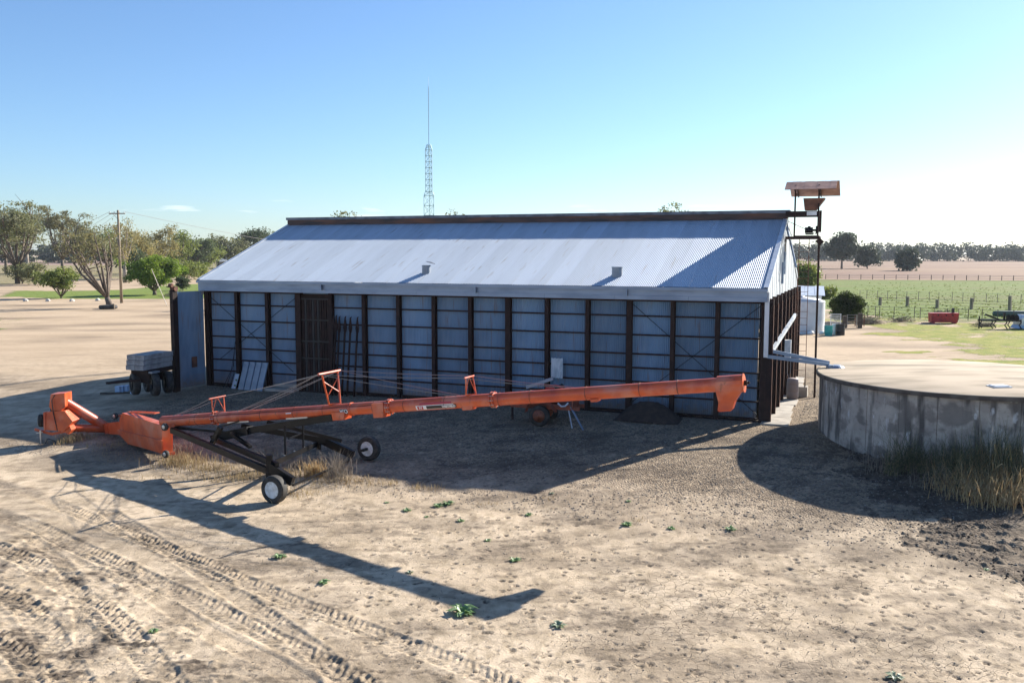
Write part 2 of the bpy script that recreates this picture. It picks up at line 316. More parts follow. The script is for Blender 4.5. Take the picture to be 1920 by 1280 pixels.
def masks(x, y):
    n1 = fbm(x * .35, y * .35, 3, 3) - .47; n2 = fbm(x * 1.3, y * 1.3, 4, 5) - .47
    a, b = ab(x, y); d = np.hypot(x, y)
    w = 1.6 + d * .02
    xx = x + n1 * w * 5 + n2 * w * 2; yy = y + n2 * w * 3 - n1 * w * 5
    grass = np.zeros(x.shape); kind = np.zeros(x.shape)
    yg = inpoly(xx, yy, YARD_GRASS); grass = np.where(yg, .72 + n1 * 2.0 + n2 * 1.5, grass)
    pd = inpoly(xx, yy, PADDOCK); grass = np.where(pd, 1.0, grass); kind = np.where(pd, .55, kind)
    lw = inpoly(x + n2 * 3, y + n1 * 4, LAWN); grass = np.where(lw, 1.1, grass); kind = np.where(lw, 1.0, kind)
    ol = inpoly(xx, yy, OLIVE) | inpoly(xx, yy, BACK_GRASS); grass = np.where(ol, .8 + n1, grass); kind = np.where(ol, .12, kind)
    st = inpoly(xx, yy, SIDE_TUFT); grass = np.where(st, .55 + n2 * 3, grass); kind = np.where(st, .45, kind)
    grass = np.clip(grass, 0, 1)
    # coarse gravel round the shed and between the shed and the tank, darker soil, pale dried mud
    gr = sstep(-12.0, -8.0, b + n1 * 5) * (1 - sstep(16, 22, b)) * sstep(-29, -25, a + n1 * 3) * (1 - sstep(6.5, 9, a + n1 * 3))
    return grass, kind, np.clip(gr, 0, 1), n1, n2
MUD = worldpoly([(1560, 838), (1640, 925), (1690, 965), (1720, 1000), (1800, 1050), (1880, 1090), (2100, 1190), (2300, 1100), (2200, 800), (1800, 760)])
SWIRL = [(*gp(px, py)[:2], rx, ry, st) for px, py, rx, ry, st in ((1620, 1040, 1.1, .8, .8), (1560, 1190, 1.3, .35, .6), (1350, 1240, 1.6, .3, .6), (770, 1175, .9, .35, .5), (1130, 950, 1.6, 1.2, .45), (1300, 985, 1.2, .7, .45), (560, 1120, .8, .3, .4), (1000, 1150, 1.2, .2, .4), (1840, 1060, 1.2, .5, .7), (1750, 1120, 1.0, .25, .5))]
def relief(x, y):
    """height added to the fall of the yard, darkness of the soil with shade painted into lug gaps, crack strength"""
    a, b = ab(x, y)
    h = (fbm(x * .5, y * .5, 3, 11) - .45) * .10 + (fbm(x * 3, y * 3, 3, 21) - .45) * .022 + (fbm(x * 11, y * 11, 2, 31) - .37) * .012
    dark = np.clip((fbm(x * .45 + 3, y * .9, 5, 41) - .50) * 2.4, 0, .32) + np.clip((fbm(x * 2.6, y * 4.2, 4, 43) - .53) * 3.0, 0, .30)
    arc = fbm(np.hypot(x + 6, y - 40) * 1.6, np.arctan2(y - 40, x + 6) * 2.5, 3, 45); dark = np.clip(dark + np.clip((arc - .50) * 1.8, 0, .22), 0, .6)
    for cx, cy, rx, ry, st in SWIRL:
        q = ((x - cx) / rx) ** 2 + ((y - cy) / ry) ** 2; dark = np.maximum(dark, np.exp(-q ** 1.4) * st * (.35 + .9 * fbm(x * 1.2, y * 3.0, 3, 47)))
    n = fbm(x * 1.1, y * 1.1, 3, 51) - .45; md = inpoly(x + n * 3.0, y + n * 3.0, MUD)
    md2 = inpoly(x + n * 7, y - n * 6, MUD)
    lump = np.maximum(fbm(x * 4.0, y * 4.0, 3, 61) - .42, 0)
    edge = inpoly(x + n * 3.0 + 1.0, y + n * 3.0 - .7, MUD); mm = np.where(md & (edge | (vnoise(x * 3.1, y * 3.1, 63) > .45)), .9, 0) ; m2 = np.where(md2 & (vnoise(x * 2.6, y * 2.6, 64) > .52), .8, 0); mm = np.maximum(mm, m2)
    h = h + mm * (lump * .30 - .02); dark = np.maximum(dark, mm * (.55 + .45 * vnoise(x * 4, y * 4, 66)))
    crack = sstep(.36, .52, fbm(x * .5, y * .5, 3, 71)) * sstep(-2.0, 5.0, x + (22 - y) * .6) * (1 - sstep(19, 24, y))
    for pts, w, pitch, hh in TR:
        xs = [p[0] for p in pts]; ys = [p[1] for p in pts]
        sel = (x > min(xs) - 1) & (x < max(xs) + 1) & (y > min(ys) - 1) & (y < max(ys) + 1)
        if not sel.any(): continue
        d, al = seg_dist(x[sel], y[sel], pts); ad = np.abs(d)
        ins = 1 - sstep(w, w + .05, ad)
        fade = .35 + .9 * vnoise(al * .8, np.zeros_like(al), 81 + int(w * 100))
        side = (d > 0)
        if pitch > .12:
            ph = (al + ad * .75 + side * pitch * .5 + .07 * vnoise(al * 2.1, d, 82)) / pitch % 1.0
            lug = np.where(ph < .42, 1.0, 0) * sstep(.03, .07, ad)
            crumb = vnoise(al * 9, d * 9, 84); dh = ins * (-.022 + lug * hh * .85 * fade * sstep(.18, .45, crumb) + (crumb - .5) * .016); dark[sel] = np.maximum(dark[sel], ins * (1 - lug) * .30 * np.clip(fade, 0, 1) * sstep(.3, .6, vnoise(al * .7, d * 0, 87)))  # gaps between lugs darkened in colour, painting in their shade
        else:
            fade = fade * .45; dh = ins * (-.012 + hh * (np.sin(d / .07 * 2 * math.pi) * .5))
        berm = np.exp(-((ad - w - .07) / .06) ** 2) * .018 * fade * (.3 + vnoise(al * 5, d * 3, 83))
        h[sel] += dh + berm
        dark[sel] = np.maximum(dark[sel], ins * .22 * fade + np.clip(vnoise(al * 1.2, d * 2, 85) - .55, 0, 1) * ins * 1.0)
        crack[sel] *= 1 - ins
    # deep churned ruts in the lower left
    rut = worldpoly([(-100, 1000), (60, 1010), (200, 1060), (330, 1180), (420, 1300), (-200, 1400)])
    rm = inpoly(x + n * 2, y + n * 2, rut).astype(float)
    h += rm * (np.maximum(fbm(x * 5, y * 7, 3, 91) - .45, 0) * .15); dark = np.maximum(dark, rm * np.clip((fbm(x * 1.4, y * 2.4, 4, 93) - .50) * 5, 0, .75))
    return h, dark, crack
def build_ground():
    def axis(lo, hi, step, out, g=1.12, mx=1.0):
        c = list(np.arange(lo, hi + 1e-6, step)); s = step; p = c[-1]
        while p < out[1]: s = min(s * g, mx); p += s; c.append(p)
        c[-1] = out[1]; s = step; p = c[0]; L = []
        while p > out[0]: s = min(s * g, mx); p -= s; L.append(p)
        L[-1] = out[0]; return np.array(L[::-1] + c)
    xs = axis(-12.6, 12.6, .034, (-42, 42), 1.06, 1.0)
    ys = list(np.arange(14.4, 23.0, .034)); s = .034
    while ys[-1] < 62: s = min(s * 1.007, .6); ys.append(ys[-1] + s)
    ys[-1] = 62.0; ys = [13.0, 13.5, 14.0] + ys; ys = np.array(ys)
    X, Y = np.meshgrid(xs, ys); h, dark, crack = relief(X, Y)
    fade = sstep(0, 4, np.minimum(np.minimum(X + 42, 42 - X), np.minimum(62 - Y, (Y - 13) * 4)))
    a, b = ab(X, Y); fade = fade * (1 - .6 * sstep(-3, 0, b))
    # hoof prints: pairs of crescent pits
    H = h
    nh = 2100
    hx = rng.uniform(-9, 13, nh); hy = 15.0 + 17 * rng.random(nh) ** 1.3
    for k in range(nh):
        cx, cy = hx[k], hy[k]
        aa, bb_ = ab(cx, cy)
        if bb_ > -9.5 and aa < 5 and rng.random() < .9: continue
        if cx < -3 - (cy - 15) * .1 and rng.random() < .7: continue
        r = rng.uniform(.028, .065); an = rng.uniform(0, 6.28); dp = rng.uniform(.008, .038)
        i0, i1 = np.searchsorted(xs, [cx - .35, cx + .35]); j0, j1 = np.searchsorted(ys, [cy - .35, cy + .35])
        if i1 <= i0 or j1 <= j0: continue
        x = X[j0:j1, i0:i1] - cx; y = Y[j0:j1, i0:i1] - cy; u = x * math.cos(an) + y * math.sin(an); v = -x * math.sin(an) + y * math.cos(an)
        for sgn in (-1, 1):
            q = (u / (r * 1.3)) ** 2 + ((v - sgn * r * .55) / (r * .5)) ** 2
            e_ = np.exp(-q ** 1.5); H[j0:j1, i0:i1] -= e_ * dp
            dark[j0:j1, i0:i1] = np.maximum(dark[j0:j1, i0:i1], e_ * rng.uniform(.3, 1.0))
        q = (u / (r * 1.9)) ** 2 + (v / (r * 1.7)) ** 2; H[j0:j1, i0:i1] += np.exp(-(q - 1) ** 2 * 3) * dp * .18
    Z = Gv(X, Y) + H * fade
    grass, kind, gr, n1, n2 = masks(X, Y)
    far = sstep(0, 1, fade)
    crack = crack * (1 - gr)
    nx, ny = len(xs), len(ys)
    V = np.stack([X, Y, Z], -1).reshape(-1, 3)
    idx = np.arange(nx * ny).reshape(ny, nx)
    Fq = np.stack([idx[:-1, :-1], idx[:-1, 1:], idx[1:, 1:], idx[1:, :-1]], -1).reshape(-1, 4)
    dark = np.clip(dark * 1.08, 0, .9)
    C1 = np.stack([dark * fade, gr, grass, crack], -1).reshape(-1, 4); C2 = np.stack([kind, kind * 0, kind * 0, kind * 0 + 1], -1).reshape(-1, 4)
    Vs, Fs, A1, A2 = [V], [Fq], [C1], [C2]; base = len(V)
    def patch(xs, ys, drop, skip=None):
        nonlocal base
        X, Y = np.meshgrid(xs, ys); Z = Gv(X, Y) - drop
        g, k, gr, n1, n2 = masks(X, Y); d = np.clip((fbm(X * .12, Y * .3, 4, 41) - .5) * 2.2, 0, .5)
        V = np.stack([X, Y, Z], -1).reshape(-1, 3); ny, nx = X.shape; idx = np.arange(nx * ny).reshape(ny, nx)
        f = np.stack([idx[:-1, :-1], idx[:-1, 1:], idx[1:, 1:], idx[1:, :-1]], -1)
        if skip:
            cx = (X[:-1, :-1] + X[1:, 1:]) / 2; cy = (Y[:-1, :-1] + Y[1:, 1:]) / 2
            f = f[~((cx > skip[0]) & (cx < skip[1]) & (cy > skip[2]) & (cy < skip[3]))]
        f = f.reshape(-1, 4) + base; base += len(V)
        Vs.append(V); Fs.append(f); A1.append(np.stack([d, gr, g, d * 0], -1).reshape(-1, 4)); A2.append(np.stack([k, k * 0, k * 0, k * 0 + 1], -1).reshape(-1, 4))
    patch(np.arange(-160, 200.1, 1.0), np.arange(-30, 270.1, 1.0), .004, (-41.4, 41.4, 13.6, 61.4))
    far_x = np.concatenate([np.linspace(-6000, -400, 15), np.arange(-360, 520, 20), np.linspace(560, 6000, 15)]); far_y = np.concatenate([np.linspace(-3000, -100, 8), np.arange(-80, 700, 20), np.linspace(760, 9000, 20)])
    patch(far_x, far_y, .008, (-155, 195, -25, 265))
    V = np.concatenate(Vs); Fq = np.concatenate(Fs)
    me = bpy.data.meshes.new('ground'); me.vertices.add(len(V)); me.vertices.foreach_set('co', V.astype(np.float32).ravel())
    me.loops.add(len(Fq) * 4); me.loops.foreach_set('vertex_index', Fq.astype(np.int32).ravel())
    me.polygons.add(len(Fq)); me.polygons.foreach_set('loop_start', np.arange(0, len(Fq) * 4, 4, dtype=np.int32))
    me.polygons.foreach_set('use_smooth', np.ones(len(Fq), bool))
    me.update(calc_edges=True)
    for nm, A in (('soil', A1), ('plants', A2)):
        at = me.color_attributes.new(nm, 'FLOAT_COLOR', 'POINT'); at.data.foreach_set('color', np.concatenate(A).astype(np.float32).ravel())
    return me
def ground_material():
    m = bpy.data.materials.new('ground'); m.use_nodes = True; n = m.node_tree.nodes; l = m.node_tree.links; b = n['Principled BSDF']
    b.inputs['Roughness'].default_value = .95; b.inputs['Specular IOR Level'].default_value = .15
    tc = n.new('ShaderNodeTexCoord'); P = tc.outputs['Object']
    def att(name):
        a = n.new('ShaderNodeVertexColor'); a.layer_name = name; s = n.new('ShaderNodeSeparateColor'); l.new(a.outputs['Color'], s.inputs[0]); return a, s
    a1, s1 = att('soil'); a2, s2 = att('plants')
    def noise(sc, det=4, rough=.55, stretch=None):
        src = P
        if stretch: mp = n.new('ShaderNodeMapping'); mp.inputs['Scale'].default_value = stretch; l.new(P, mp.inputs[0]); src = mp.outputs[0]
        t = n.new('ShaderNodeTexNoise'); t.inputs['Scale'].default_value = sc; t.inputs['Detail'].default_value = det; t.inputs['Roughness'].default_value = rough; l.new(src, t.inputs['Vector']); return t.outputs['Fac']
    def rr(v, lo, hi, a=0, c=1):
        r = n.new('ShaderNodeMapRange'); r.inputs[1].default_value = lo; r.inputs[2].default_value = hi; r.inputs[3].default_value = a; r.inputs[4].default_value = c; l.new(v, r.inputs[0]); return r.outputs[0]
    def mix(f, c1, c2):
        x = n.new('ShaderNodeMixRGB')
        if isinstance(f, float): x.inputs[0].default_value = f
        else: l.new(f, x.inputs[0])
        for i, c in ((1, c1), (2, c2)):
            if isinstance(c, tuple): x.inputs[i].default_value = (*c, 1)
            else: l.new(c, x.inputs[i])
        return x.outputs[0]
    def ma(op, a, c=None):
        x = n.new('ShaderNodeMath'); x.operation = op
        for i, v in ((0, a), (1, c)):
            if v is None: continue
            if isinstance(v, (int, float)): x.inputs[i].default_value = v
            else: l.new(v, x.inputs[i])
        return x.outputs[0]
    sand = mix(rr(noise(.35, 5), .40, .62), (.59, .475, .34), (.48, .38, .265))
    sand = mix(rr(noise(3.0, 5, .6, (1, .6, 1)), .45, .70), sand, (.33, .26, .175))
    # the yard away from the near side is redder
    sp = n.new('ShaderNodeSeparateXYZ'); l.new(P, sp.inputs[0])
    sand = mix(rr(sp.outputs['Y'], 32, 60, 0, .8), sand, mix(rr(noise(.25, 5, .6, (.3, 1, 1)), .42, .66), (.49, .37, .25), (.37, .275, .18)))
    fine = noise(38, 3); sand = mix(rr(fine, .5, .72, 0, .3), sand, (.30, .235, .17))
    vo = n.new('ShaderNodeTexVoronoi'); vo.inputs['Scale'].default_value = 16; l.new(P, vo.inputs['Vector'])
    vr = n.new('ShaderNodeSeparateColor'); l.new(vo.outputs['Color'], vr.inputs[0])
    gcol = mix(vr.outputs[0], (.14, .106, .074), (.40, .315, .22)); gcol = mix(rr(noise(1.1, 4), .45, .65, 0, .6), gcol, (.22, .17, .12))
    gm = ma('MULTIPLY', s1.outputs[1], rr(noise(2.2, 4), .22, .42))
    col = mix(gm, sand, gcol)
    dk = ma('MULTIPLY', s1.outputs[0], rr(noise(9, 3), .3, .6, .7, 1.15)); dkc = n.new('ShaderNodeClamp'); l.new(dk, dkc.inputs[0])
    col = mix(dkc.outputs[0], col, (.060, .046, .036))
    # cracks of dried mud
    ve = n.new('ShaderNodeTexVoronoi'); ve.feature = 'DISTANCE_TO_EDGE'; ve.inputs['Scale'].default_value = 4.6
    wob = n.new('ShaderNodeMixRGB'); wob.blend_type = 'ADD'; wob.inputs[0].default_value = .22; l.new(P, wob.inputs[1]); wn_ = n.new('ShaderNodeTexNoise'); wn_.inputs['Scale'].default_value = 2.4; wn_.inputs['Detail'].default_value = 4; l.new(P, wn_.inputs['Vector']); l.new(wn_.outputs['Color'], wob.inputs[2]); l.new(wob.outputs[0], ve.inputs['Vector'])
    cr = ma('MULTIPLY', ma('MULTIPLY', rr(ve.outputs['Distance'], .006, .026, 1, 0), a1.outputs['Alpha']), rr(noise(.8, 3), .42, .60))
    col = mix(ma('MULTIPLY', cr, .5), col, (.09, .068, .05))
    # grass of the yard, the lawn, the paddock
    g0 = mix(rr(noise(.9, 4), .4, .62), (.20, .235, .035), (.33, .30, .075))
    g1 = mix(rr(noise(.45, 6, .65, (.35, 1, 1)), .40, .62), (.11, .17, .028), (.175, .21, .05)); g1 = mix(rr(noise(.09, 5, .6, (.4, 1.6, 1)), .50, .64, 0, .75), g1, (.17, .155, .06))
    g2 = mix(rr(noise(1.5, 3), .4, .6), (.15, .22, .04), (.20, .235, .06))
    gl = mix(rr(noise(.25, 5), .4, .62), (.25, .22, .11), (.30, .245, .15))
    gk = mix(rr(s2.outputs[0], .0, .12), g0, gl); gk = mix(rr(s2.outputs[0], .2, .5), gk, g1); gk = mix(rr(s2.outputs[0], .7, .95), gk, g2)
    tuft = noise(14, 3); gk = mix(rr(tuft, .5, .75, 0, .5), gk, (.09, .10, .03))
    gf = rr(ma('ADD', s1.outputs[2], ma('MULTIPLY', ma('SUBTRACT', noise(5, 5), .5), 1.2)), .38, .62)
    col = mix(gf, col, gk)
    l.new(col, b.inputs['Base Color'])
    hs = ma('ADD', ma('MULTIPLY', noise(22, 5, .65), .5), ma('MULTIPLY', ma('MULTIPLY', vo.outputs['Distance'], -1.0), ma('MULTIPLY', gm, 1.6)))
    hs = ma('SUBTRACT', hs, ma('MULTIPLY', cr, .9)); hs = ma('ADD', hs, ma('MULTIPLY', ma('MULTIPLY', noise(3.5, 5, .7), gf), 3.0))
    bp = n.new('ShaderNodeBump'); bp.inputs['Strength'].default_value = .8; bp.inputs['Distance'].default_value = .045; l.new(hs, bp.inputs['Height']); l.new(bp.outputs[0], b.inputs['Normal'])
    return m
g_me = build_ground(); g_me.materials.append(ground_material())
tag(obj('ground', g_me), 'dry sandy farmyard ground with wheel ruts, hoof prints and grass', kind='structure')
# far paddocks beyond the fences
def sheet(name, px, col, var, label, z=.05, bump=.6, stretch=(.25, 1, 1), vs_=.05):
    P = [gp(*p) for p in px]; mb = MB(); mb.add([(p.x, p.y, z) for p in P], [tuple(range(len(P)))])
    o = mb.build(name, mat(name, col, .95, 0, var=var, vscale=vs_, stretch=stretch, bump=bump, bscale=1.5, spec=.1, var2=tuple(c * .8 for c in col), v2scale=.4, detail=7)); tag(o, label, kind='structure')
sheet('stubble_field', [(1200, 523), (2400, 529), (3400, 489), (1350, 487)], (.25, .165, .12), (.33, .235, .155), 'pinkish brown stubble field beyond the green paddock')
sheet('fallow_field', [(-600, 497), (230, 497), (330, 489), (-600, 488)], (.38, .27, .22), (.32, .23, .18), 'pale pink fallow field far behind the gum trees', z=.04)
# ------------------------------------------------------------ the long shed
HE, HR, BR, BF, BK = 5.20, 8.11, 7.30, -.34, 14.95   # eave, ridge heights; ridge, front and back eave positions
AL, AR = LL - .21, .14
shed = empty('grain_shed', W(0, 0, 0), YAW, 'long corrugated iron grain shed with brown steel posts and rusty ridge', 'shed')
def corr(w, ln, pitch, amp, seg, rows=1):            # corrugated sheet, width along x, length along y
    n = int(round(w / pitch * seg)); V = []; Fc = []
    for r in range(rows + 1):
        for i in range(n + 1):
            x = w * i / n; V.append((x, ln * r / rows, amp * math.sin(2 * math.pi * x / pitch)))
    for r in range(rows):
        for i in range(n): k = r * (n + 1) + i; Fc.append((k, k + 1, k + n + 2, k + n + 1))
    return V, Fc
SLOPE = math.atan2(HR - HE, BR - BF); SLEN = math.hypot(HR - HE, BR - BF)
mb = MB(); mb.add(*corr(.7624, SLEN, .07624, .011, 8)); roof_me = mb.mesh('roof_sheet', M['zinc_roof'], True)
nsh = int(math.ceil((AR - AL) / .7624)); shw = (AR - AL) / nsh
for side in (0, 1):
    for i in range(nsh):
        o = obj('roof_sheet', roof_me, shed); o.scale = (shw / .7624, 1, 1)
        if side == 0: o.location = (AL + i * shw, BF, HE + .004 * (i % 2)); o.rotation_euler = (SLOPE, 0, 0)
        else: o.location = (AL + (i + 1) * shw, BK, HE + .004 * (i % 2)); o.rotation_euler = (SLOPE, 0, math.pi)
# verge flashings
for a in (AL - .01, AR + .01):
    mb = MB()
    for (b0, b1) in ((BF, BR), (BK, BR)):
        s = -.14 if a > -5 else .14
        mb.bar((a + s / 2, b0, HE + .035), (a + s / 2, b1, HR + .035), abs(s) + .05, .02); mb.bar((a, b0, HE - .06), (a, b1, HR - .06), .02, .2)
    mb.build('verge_flashing', M['zinc_light'], shed)
# gutter, fascia boards, brackets
mb = MB(); mb.bb(AL, AR, BF - .11, BF + .01, HE - .13, HE - .015); mb.build('gutter', M['fascia'], shed)
fx = [AL, -19.6, -11.9, -5.3, AR]
for i in range(4): mb = MB(); mb.bb(fx[i] + .01, fx[i + 1] - .01, BF + .02, BF + .06, HE - .36, HE - .135); mb.build('fascia_board', M['fascia'], shed)
for i in range(9):
    a0 = AL + (AR - AL) * i / 9; mb = MB(); mb.bb(a0 + .004, a0 + (AR - AL) / 9 - .004, BF + .03 - .05 * (i > 0), BF + .065, HE - .52, HE - .363); mb.build('fascia_board', M['fascia'], shed)
for a in fx[1:4]: mb = MB(); mb.bb(a - .02, a + .02, BF - .125, BF + .0, HE - .37, HE - .1); mb.build('gutter_bracket', M['fascia'], shed)
mb = MB(); mb.bb(AL + .05, AR - .05, BF + .06, .22, HE - .50, HE - .47); mb.build('soffit', M['rust_steel'], shed)
# ridge conveyor housing
mb = MB(); mb.bb(AL + .02, AR + .02, BR - .20, BR + .45, HR - .06, HR + .22); mb.build('ridge_housing', M['ridge_rust'], shed)
mb = MB(); mb.bb(AL - .05, AR + .12, BR - .24, BR + .49, HR + .222, HR + .36); mb.build('ridge_cap', M['ridge_cap'], shed)
# front wall
GIRT = [.10, .76, 1.31, 1.88, 2.45, 3.23, 4.00]
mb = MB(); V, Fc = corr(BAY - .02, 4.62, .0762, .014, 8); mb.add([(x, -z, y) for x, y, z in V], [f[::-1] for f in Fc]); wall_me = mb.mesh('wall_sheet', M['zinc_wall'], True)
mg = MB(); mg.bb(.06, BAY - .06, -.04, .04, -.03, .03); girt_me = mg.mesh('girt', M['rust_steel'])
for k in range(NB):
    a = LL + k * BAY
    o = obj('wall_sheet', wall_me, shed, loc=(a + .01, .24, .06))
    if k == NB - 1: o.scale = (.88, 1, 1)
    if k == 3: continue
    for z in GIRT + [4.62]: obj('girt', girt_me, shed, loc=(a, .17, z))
big = {0: .26, 3: .30, 9: .24, 12: .22, 15: .22}
for k in range(NB + 1):
    a = LL + k * BAY; w = big.get(k, .17); mb = MB()
    mb.bb(a - w / 2, a + w / 2, -.02, .03, -.12, 4.69); mb.bb(a - .03, a + .03, .03, .20, -.12, 4.69); mb.bb(a - w / 2, a + w / 2, .20, .228, -.12, 4.69)
    mb.build('post', M['rust_steel'], shed)
mb = MB(); mb.bb(LL, 0, .0, .10, -.06, .045); mb.build('bottom_rail', M['rust_steel'], shed)
# the dark bay with upright channels
for i in range(11):
    a = LL + 3 * BAY + .24 + i * .135; mb = MB(); mb.bb(a - .045, a + .045, .06, .19, .05, 4.36)
    mb.build('upright_channel', M['steel_grey'] if i in (1, 4, 6) else M['rust_steel'], shed)
for z in (4.38, 3.4, 2.4, 1.6): mb = MB(); mb.bb(LL + 3 * BAY + .15, LL + 4 * BAY - .12, .02, .055, z - .03, z + .03); mb.build('channel_rail', M['steel_grey'], shed)
mb = MB(); mb.bb(LL + 3 * BAY + .05, LL + 4 * BAY - .05, .20, .225, .04, 4.6); mb.build('back_plate', M['rust_steel'], shed)
# tie rods
for p, q in (((LL + .2, .10, 4.35), (LL + 4.9, .10, .9)), ((LL + 5.1, .09, 4.4), (LL + .6, .09, 1.3)), ((-5.2, .10, 4.5), (-.15, .10, .25)), ((-.15, .09, 4.5), (-5.25, .09, .4))):
    mb = MB(); mb.tube(p, q, .014, n=6); mb.build('tie_rod', M['black_steel'], shed)
# right hand side: buttress posts, side wall, gable
nb = 9; bs = 14.4 / 8
for k in range(nb):
    b = .12 + k * bs - (.06 if k == 0 else 0); mb = MB(); mb.bb(.035, .35, b - .07, b - .04, -.12, 4.8); mb.bb(.31, .345, b - .04, b + .10, -.12, 4.8)
    mb.build('side_post', M['rust_steel'], shed)
    mb = MB(); mb.bb(.352, .36, b - .065, b + .02, .02, 4.54); mb.build('painted_lit_edge', M['rust_light'], shed)  # paler strip paints sunlight onto the outer face of each side post
mb = MB(); V, Fc = corr(bs, 4.5, .0762, .010, 4); mb.add([(-z, x, y) for x, y, z in V], Fc); side_me = mb.mesh('side_sheet', M['zinc_wall'], True)
for k in range(8):
    o = obj('side_sheet', side_me, shed, loc=(.015, .24 + k * bs + (.62 if k == 0 else 0), .06))
    if k == 0: o.scale = (1, .655, 1)
    obj('side_sheet', side_me, shed, loc=(LL, .24 + k * bs, .06))
for k in range(15):
    o = obj('wall_sheet', wall_me, shed, loc=(LL + k * BAY + .01, 14.72, .06))
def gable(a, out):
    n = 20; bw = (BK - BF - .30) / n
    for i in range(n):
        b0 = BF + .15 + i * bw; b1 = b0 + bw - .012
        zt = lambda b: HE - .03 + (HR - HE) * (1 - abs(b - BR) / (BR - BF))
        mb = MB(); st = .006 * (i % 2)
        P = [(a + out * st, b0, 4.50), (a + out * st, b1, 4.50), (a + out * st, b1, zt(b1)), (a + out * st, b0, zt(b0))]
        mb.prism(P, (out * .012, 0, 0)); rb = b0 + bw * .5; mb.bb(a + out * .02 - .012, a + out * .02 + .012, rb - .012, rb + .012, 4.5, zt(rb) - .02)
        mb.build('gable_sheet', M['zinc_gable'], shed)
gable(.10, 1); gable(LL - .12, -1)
for z in (4.2, 3.4, 2.5, 1.6, .8):
    mb = MB(); mb.bb(.02, .06, .2, 14.5, z - .03, z + .03); mb.build('side_rail', M['rust_steel'], shed)
mb = MB(); mb.tube((.12, 7.3, 7.75), (.62, 7.0, 5.9), .045, n=8); mb.build('gable_duct', M['fascia'], shed)
mb = MB(); mb.bb(.125, .21, 5.5, 5.6, 5.2, 6.15); mb.bb(.125, .2, 6.4, 6.5, 5.6, 6.6); mb.build('gable_vent', M['fascia'], shed)
# open door leaf at the left end
d0, d1 = gp(386, 722, 0), gp(335, 733, 0); e0 = ab(d0.x, d0.y); e1 = ab(d1.x, d1.y)
vx, vy = e1[0] - e0[0], e1[1] - e0[1]; dl = math.hypot(vx, vy); th = math.atan2(vy, vx)
mb = MB(); V, Fc = corr(dl, 4.62, .0762, .014, 8); mb.add([(x, -z, y) for x, y, z in V], Fc); me = mb.mesh('door_leaf', M['zinc_wall'], True)
leaf = obj('door_leaf', me, shed, loc=(e0[0], e0[1], .05), rz=th, label='open corrugated door leaf at the left end')
mb = MB(); mb.bb(dl * .33, dl * .52, -.05 * -1, .07, 0.93, 1.45); mb.build('hatch', M['rust_light'], leaf)
mb = MB(); mb.bb(dl - .02, dl + .26, -.1, .12, -.3, 4.72); mb.build('door_post', M['rust_steel'], leaf)
mb = MB(); mb.tube((dl + .08, -.14, 4.78), (dl + .08, .16, 4.78), .12, n=12); mb.bar((dl - .15, 0, 4.80), (dl + .5, 0, 4.88), .05); mb.bar((dl + .05, -.1, 4.7), (dl + .3, .1, 5.0), .04); mb.tube((dl + .25, -.1, 4.93), (dl + .25, .1, 4.93), .09, n=10)
mb.build('door_pulley', M['rust_light'], leaf)
# roof vents
def on_roof(a, b): return (a, b, HE + (HR - HE) * (b - BF) / (BR - BF))
for (a, b, r, h, op) in ((-14.85, .80, .19, .30, True), (-6.0, .70, .22, .32, False)):
    p = on_roof(a, b); mb = MB(); mb.lathe([(r, -.15), (r, h), (r + .015, h), (r + .015, h + .03), (r - .03 if op else r, h + .035)], p, n=20)
    v = mb.build('roof_vent', M['dull_panel'], shed, True); autosmooth(v.data)
    if op:
        mb = MB(); mb.lathe([(r - .02, 0), (r - .02, .01)], (p[0], p[1], p[2] + h + .03), n=16); mb.build('vent_mouth', M['black_plastic'], v)
        mb = MB(); mb.lathe([(r * 1.1, 0), (r * 1.1, .02), (.02, .06)], (p[0] + .2, p[1] + .05, p[2] + h + .14), ax=(.25, .1, 1), n=16); mb.build('vent_lid', M['ridge_cap'], v)
    else:
        mb = MB(); mb.lathe([(r + .012, 0), (r + .012, .02), (.02, .05)], (p[0], p[1], p[2] + h + .036), n=20); mb.build('vent_lid', M['zinc_light'], v)
# downpipes feeding the tank
def loc(P): a, b = ab(P[0], P[1]); return (a, b, P[2])
tin = (*ab(12.12, 34.5), 2.29); el2 = loc((10.0, 34.75, 2.78))
mb = MB(); mb.bb(.04, .20, -.24, -.08, 2.56, HE - .14); mb.build('downpipe', M['zinc_light'], shed)
mb = MB(); mb.bar((.16, -.16, 2.60), tin, .13, .13); mb.build('downpipe', M['fascia'], shed)
q0 = loc(pl(1491.5, 590, W(.50, 0), Vector((-UY, UX, 0))))
mb = MB(); mb.bar(q0, el2, .13, .13); mb.build('downpipe', M['zinc_light'], shed)
mb = MB(); mb.bar(el2, (tin[0], tin[1] + .2, tin[2] + .05), .13, .13); mb.build('downpipe', M['fascia'], shed)
# footing slab along the right side: one cast piece per bay
for k in range(9):
    b0 = -.45 + k * 1.62; mb = MB(); mb.bb(.02, 1.05 - .05 * (k % 3) - .03 * k, b0, b0 + 1.60, -.2, .05 + .004 * (k % 2)); mb.build('footing_slab', M['concrete'], shed)
# white meter box on the side posts
mb = MB(); mb.bb(.36, .62, 5.3, 5.6, 1.95, 2.75); bx_ = mb.build('meter_box', M['white'], shed, label='white meter box fixed to the side posts')
mb = MB(); mb.path([(.49, 5.45, 1.95), (.49, 5.45, 1.3), (.56, 5.4, 1.1), (.62, 5.45, 1.3), (.62, 5.5, 1.9)], .015, 6); mb.build('conduit', M['wire'], bx_)
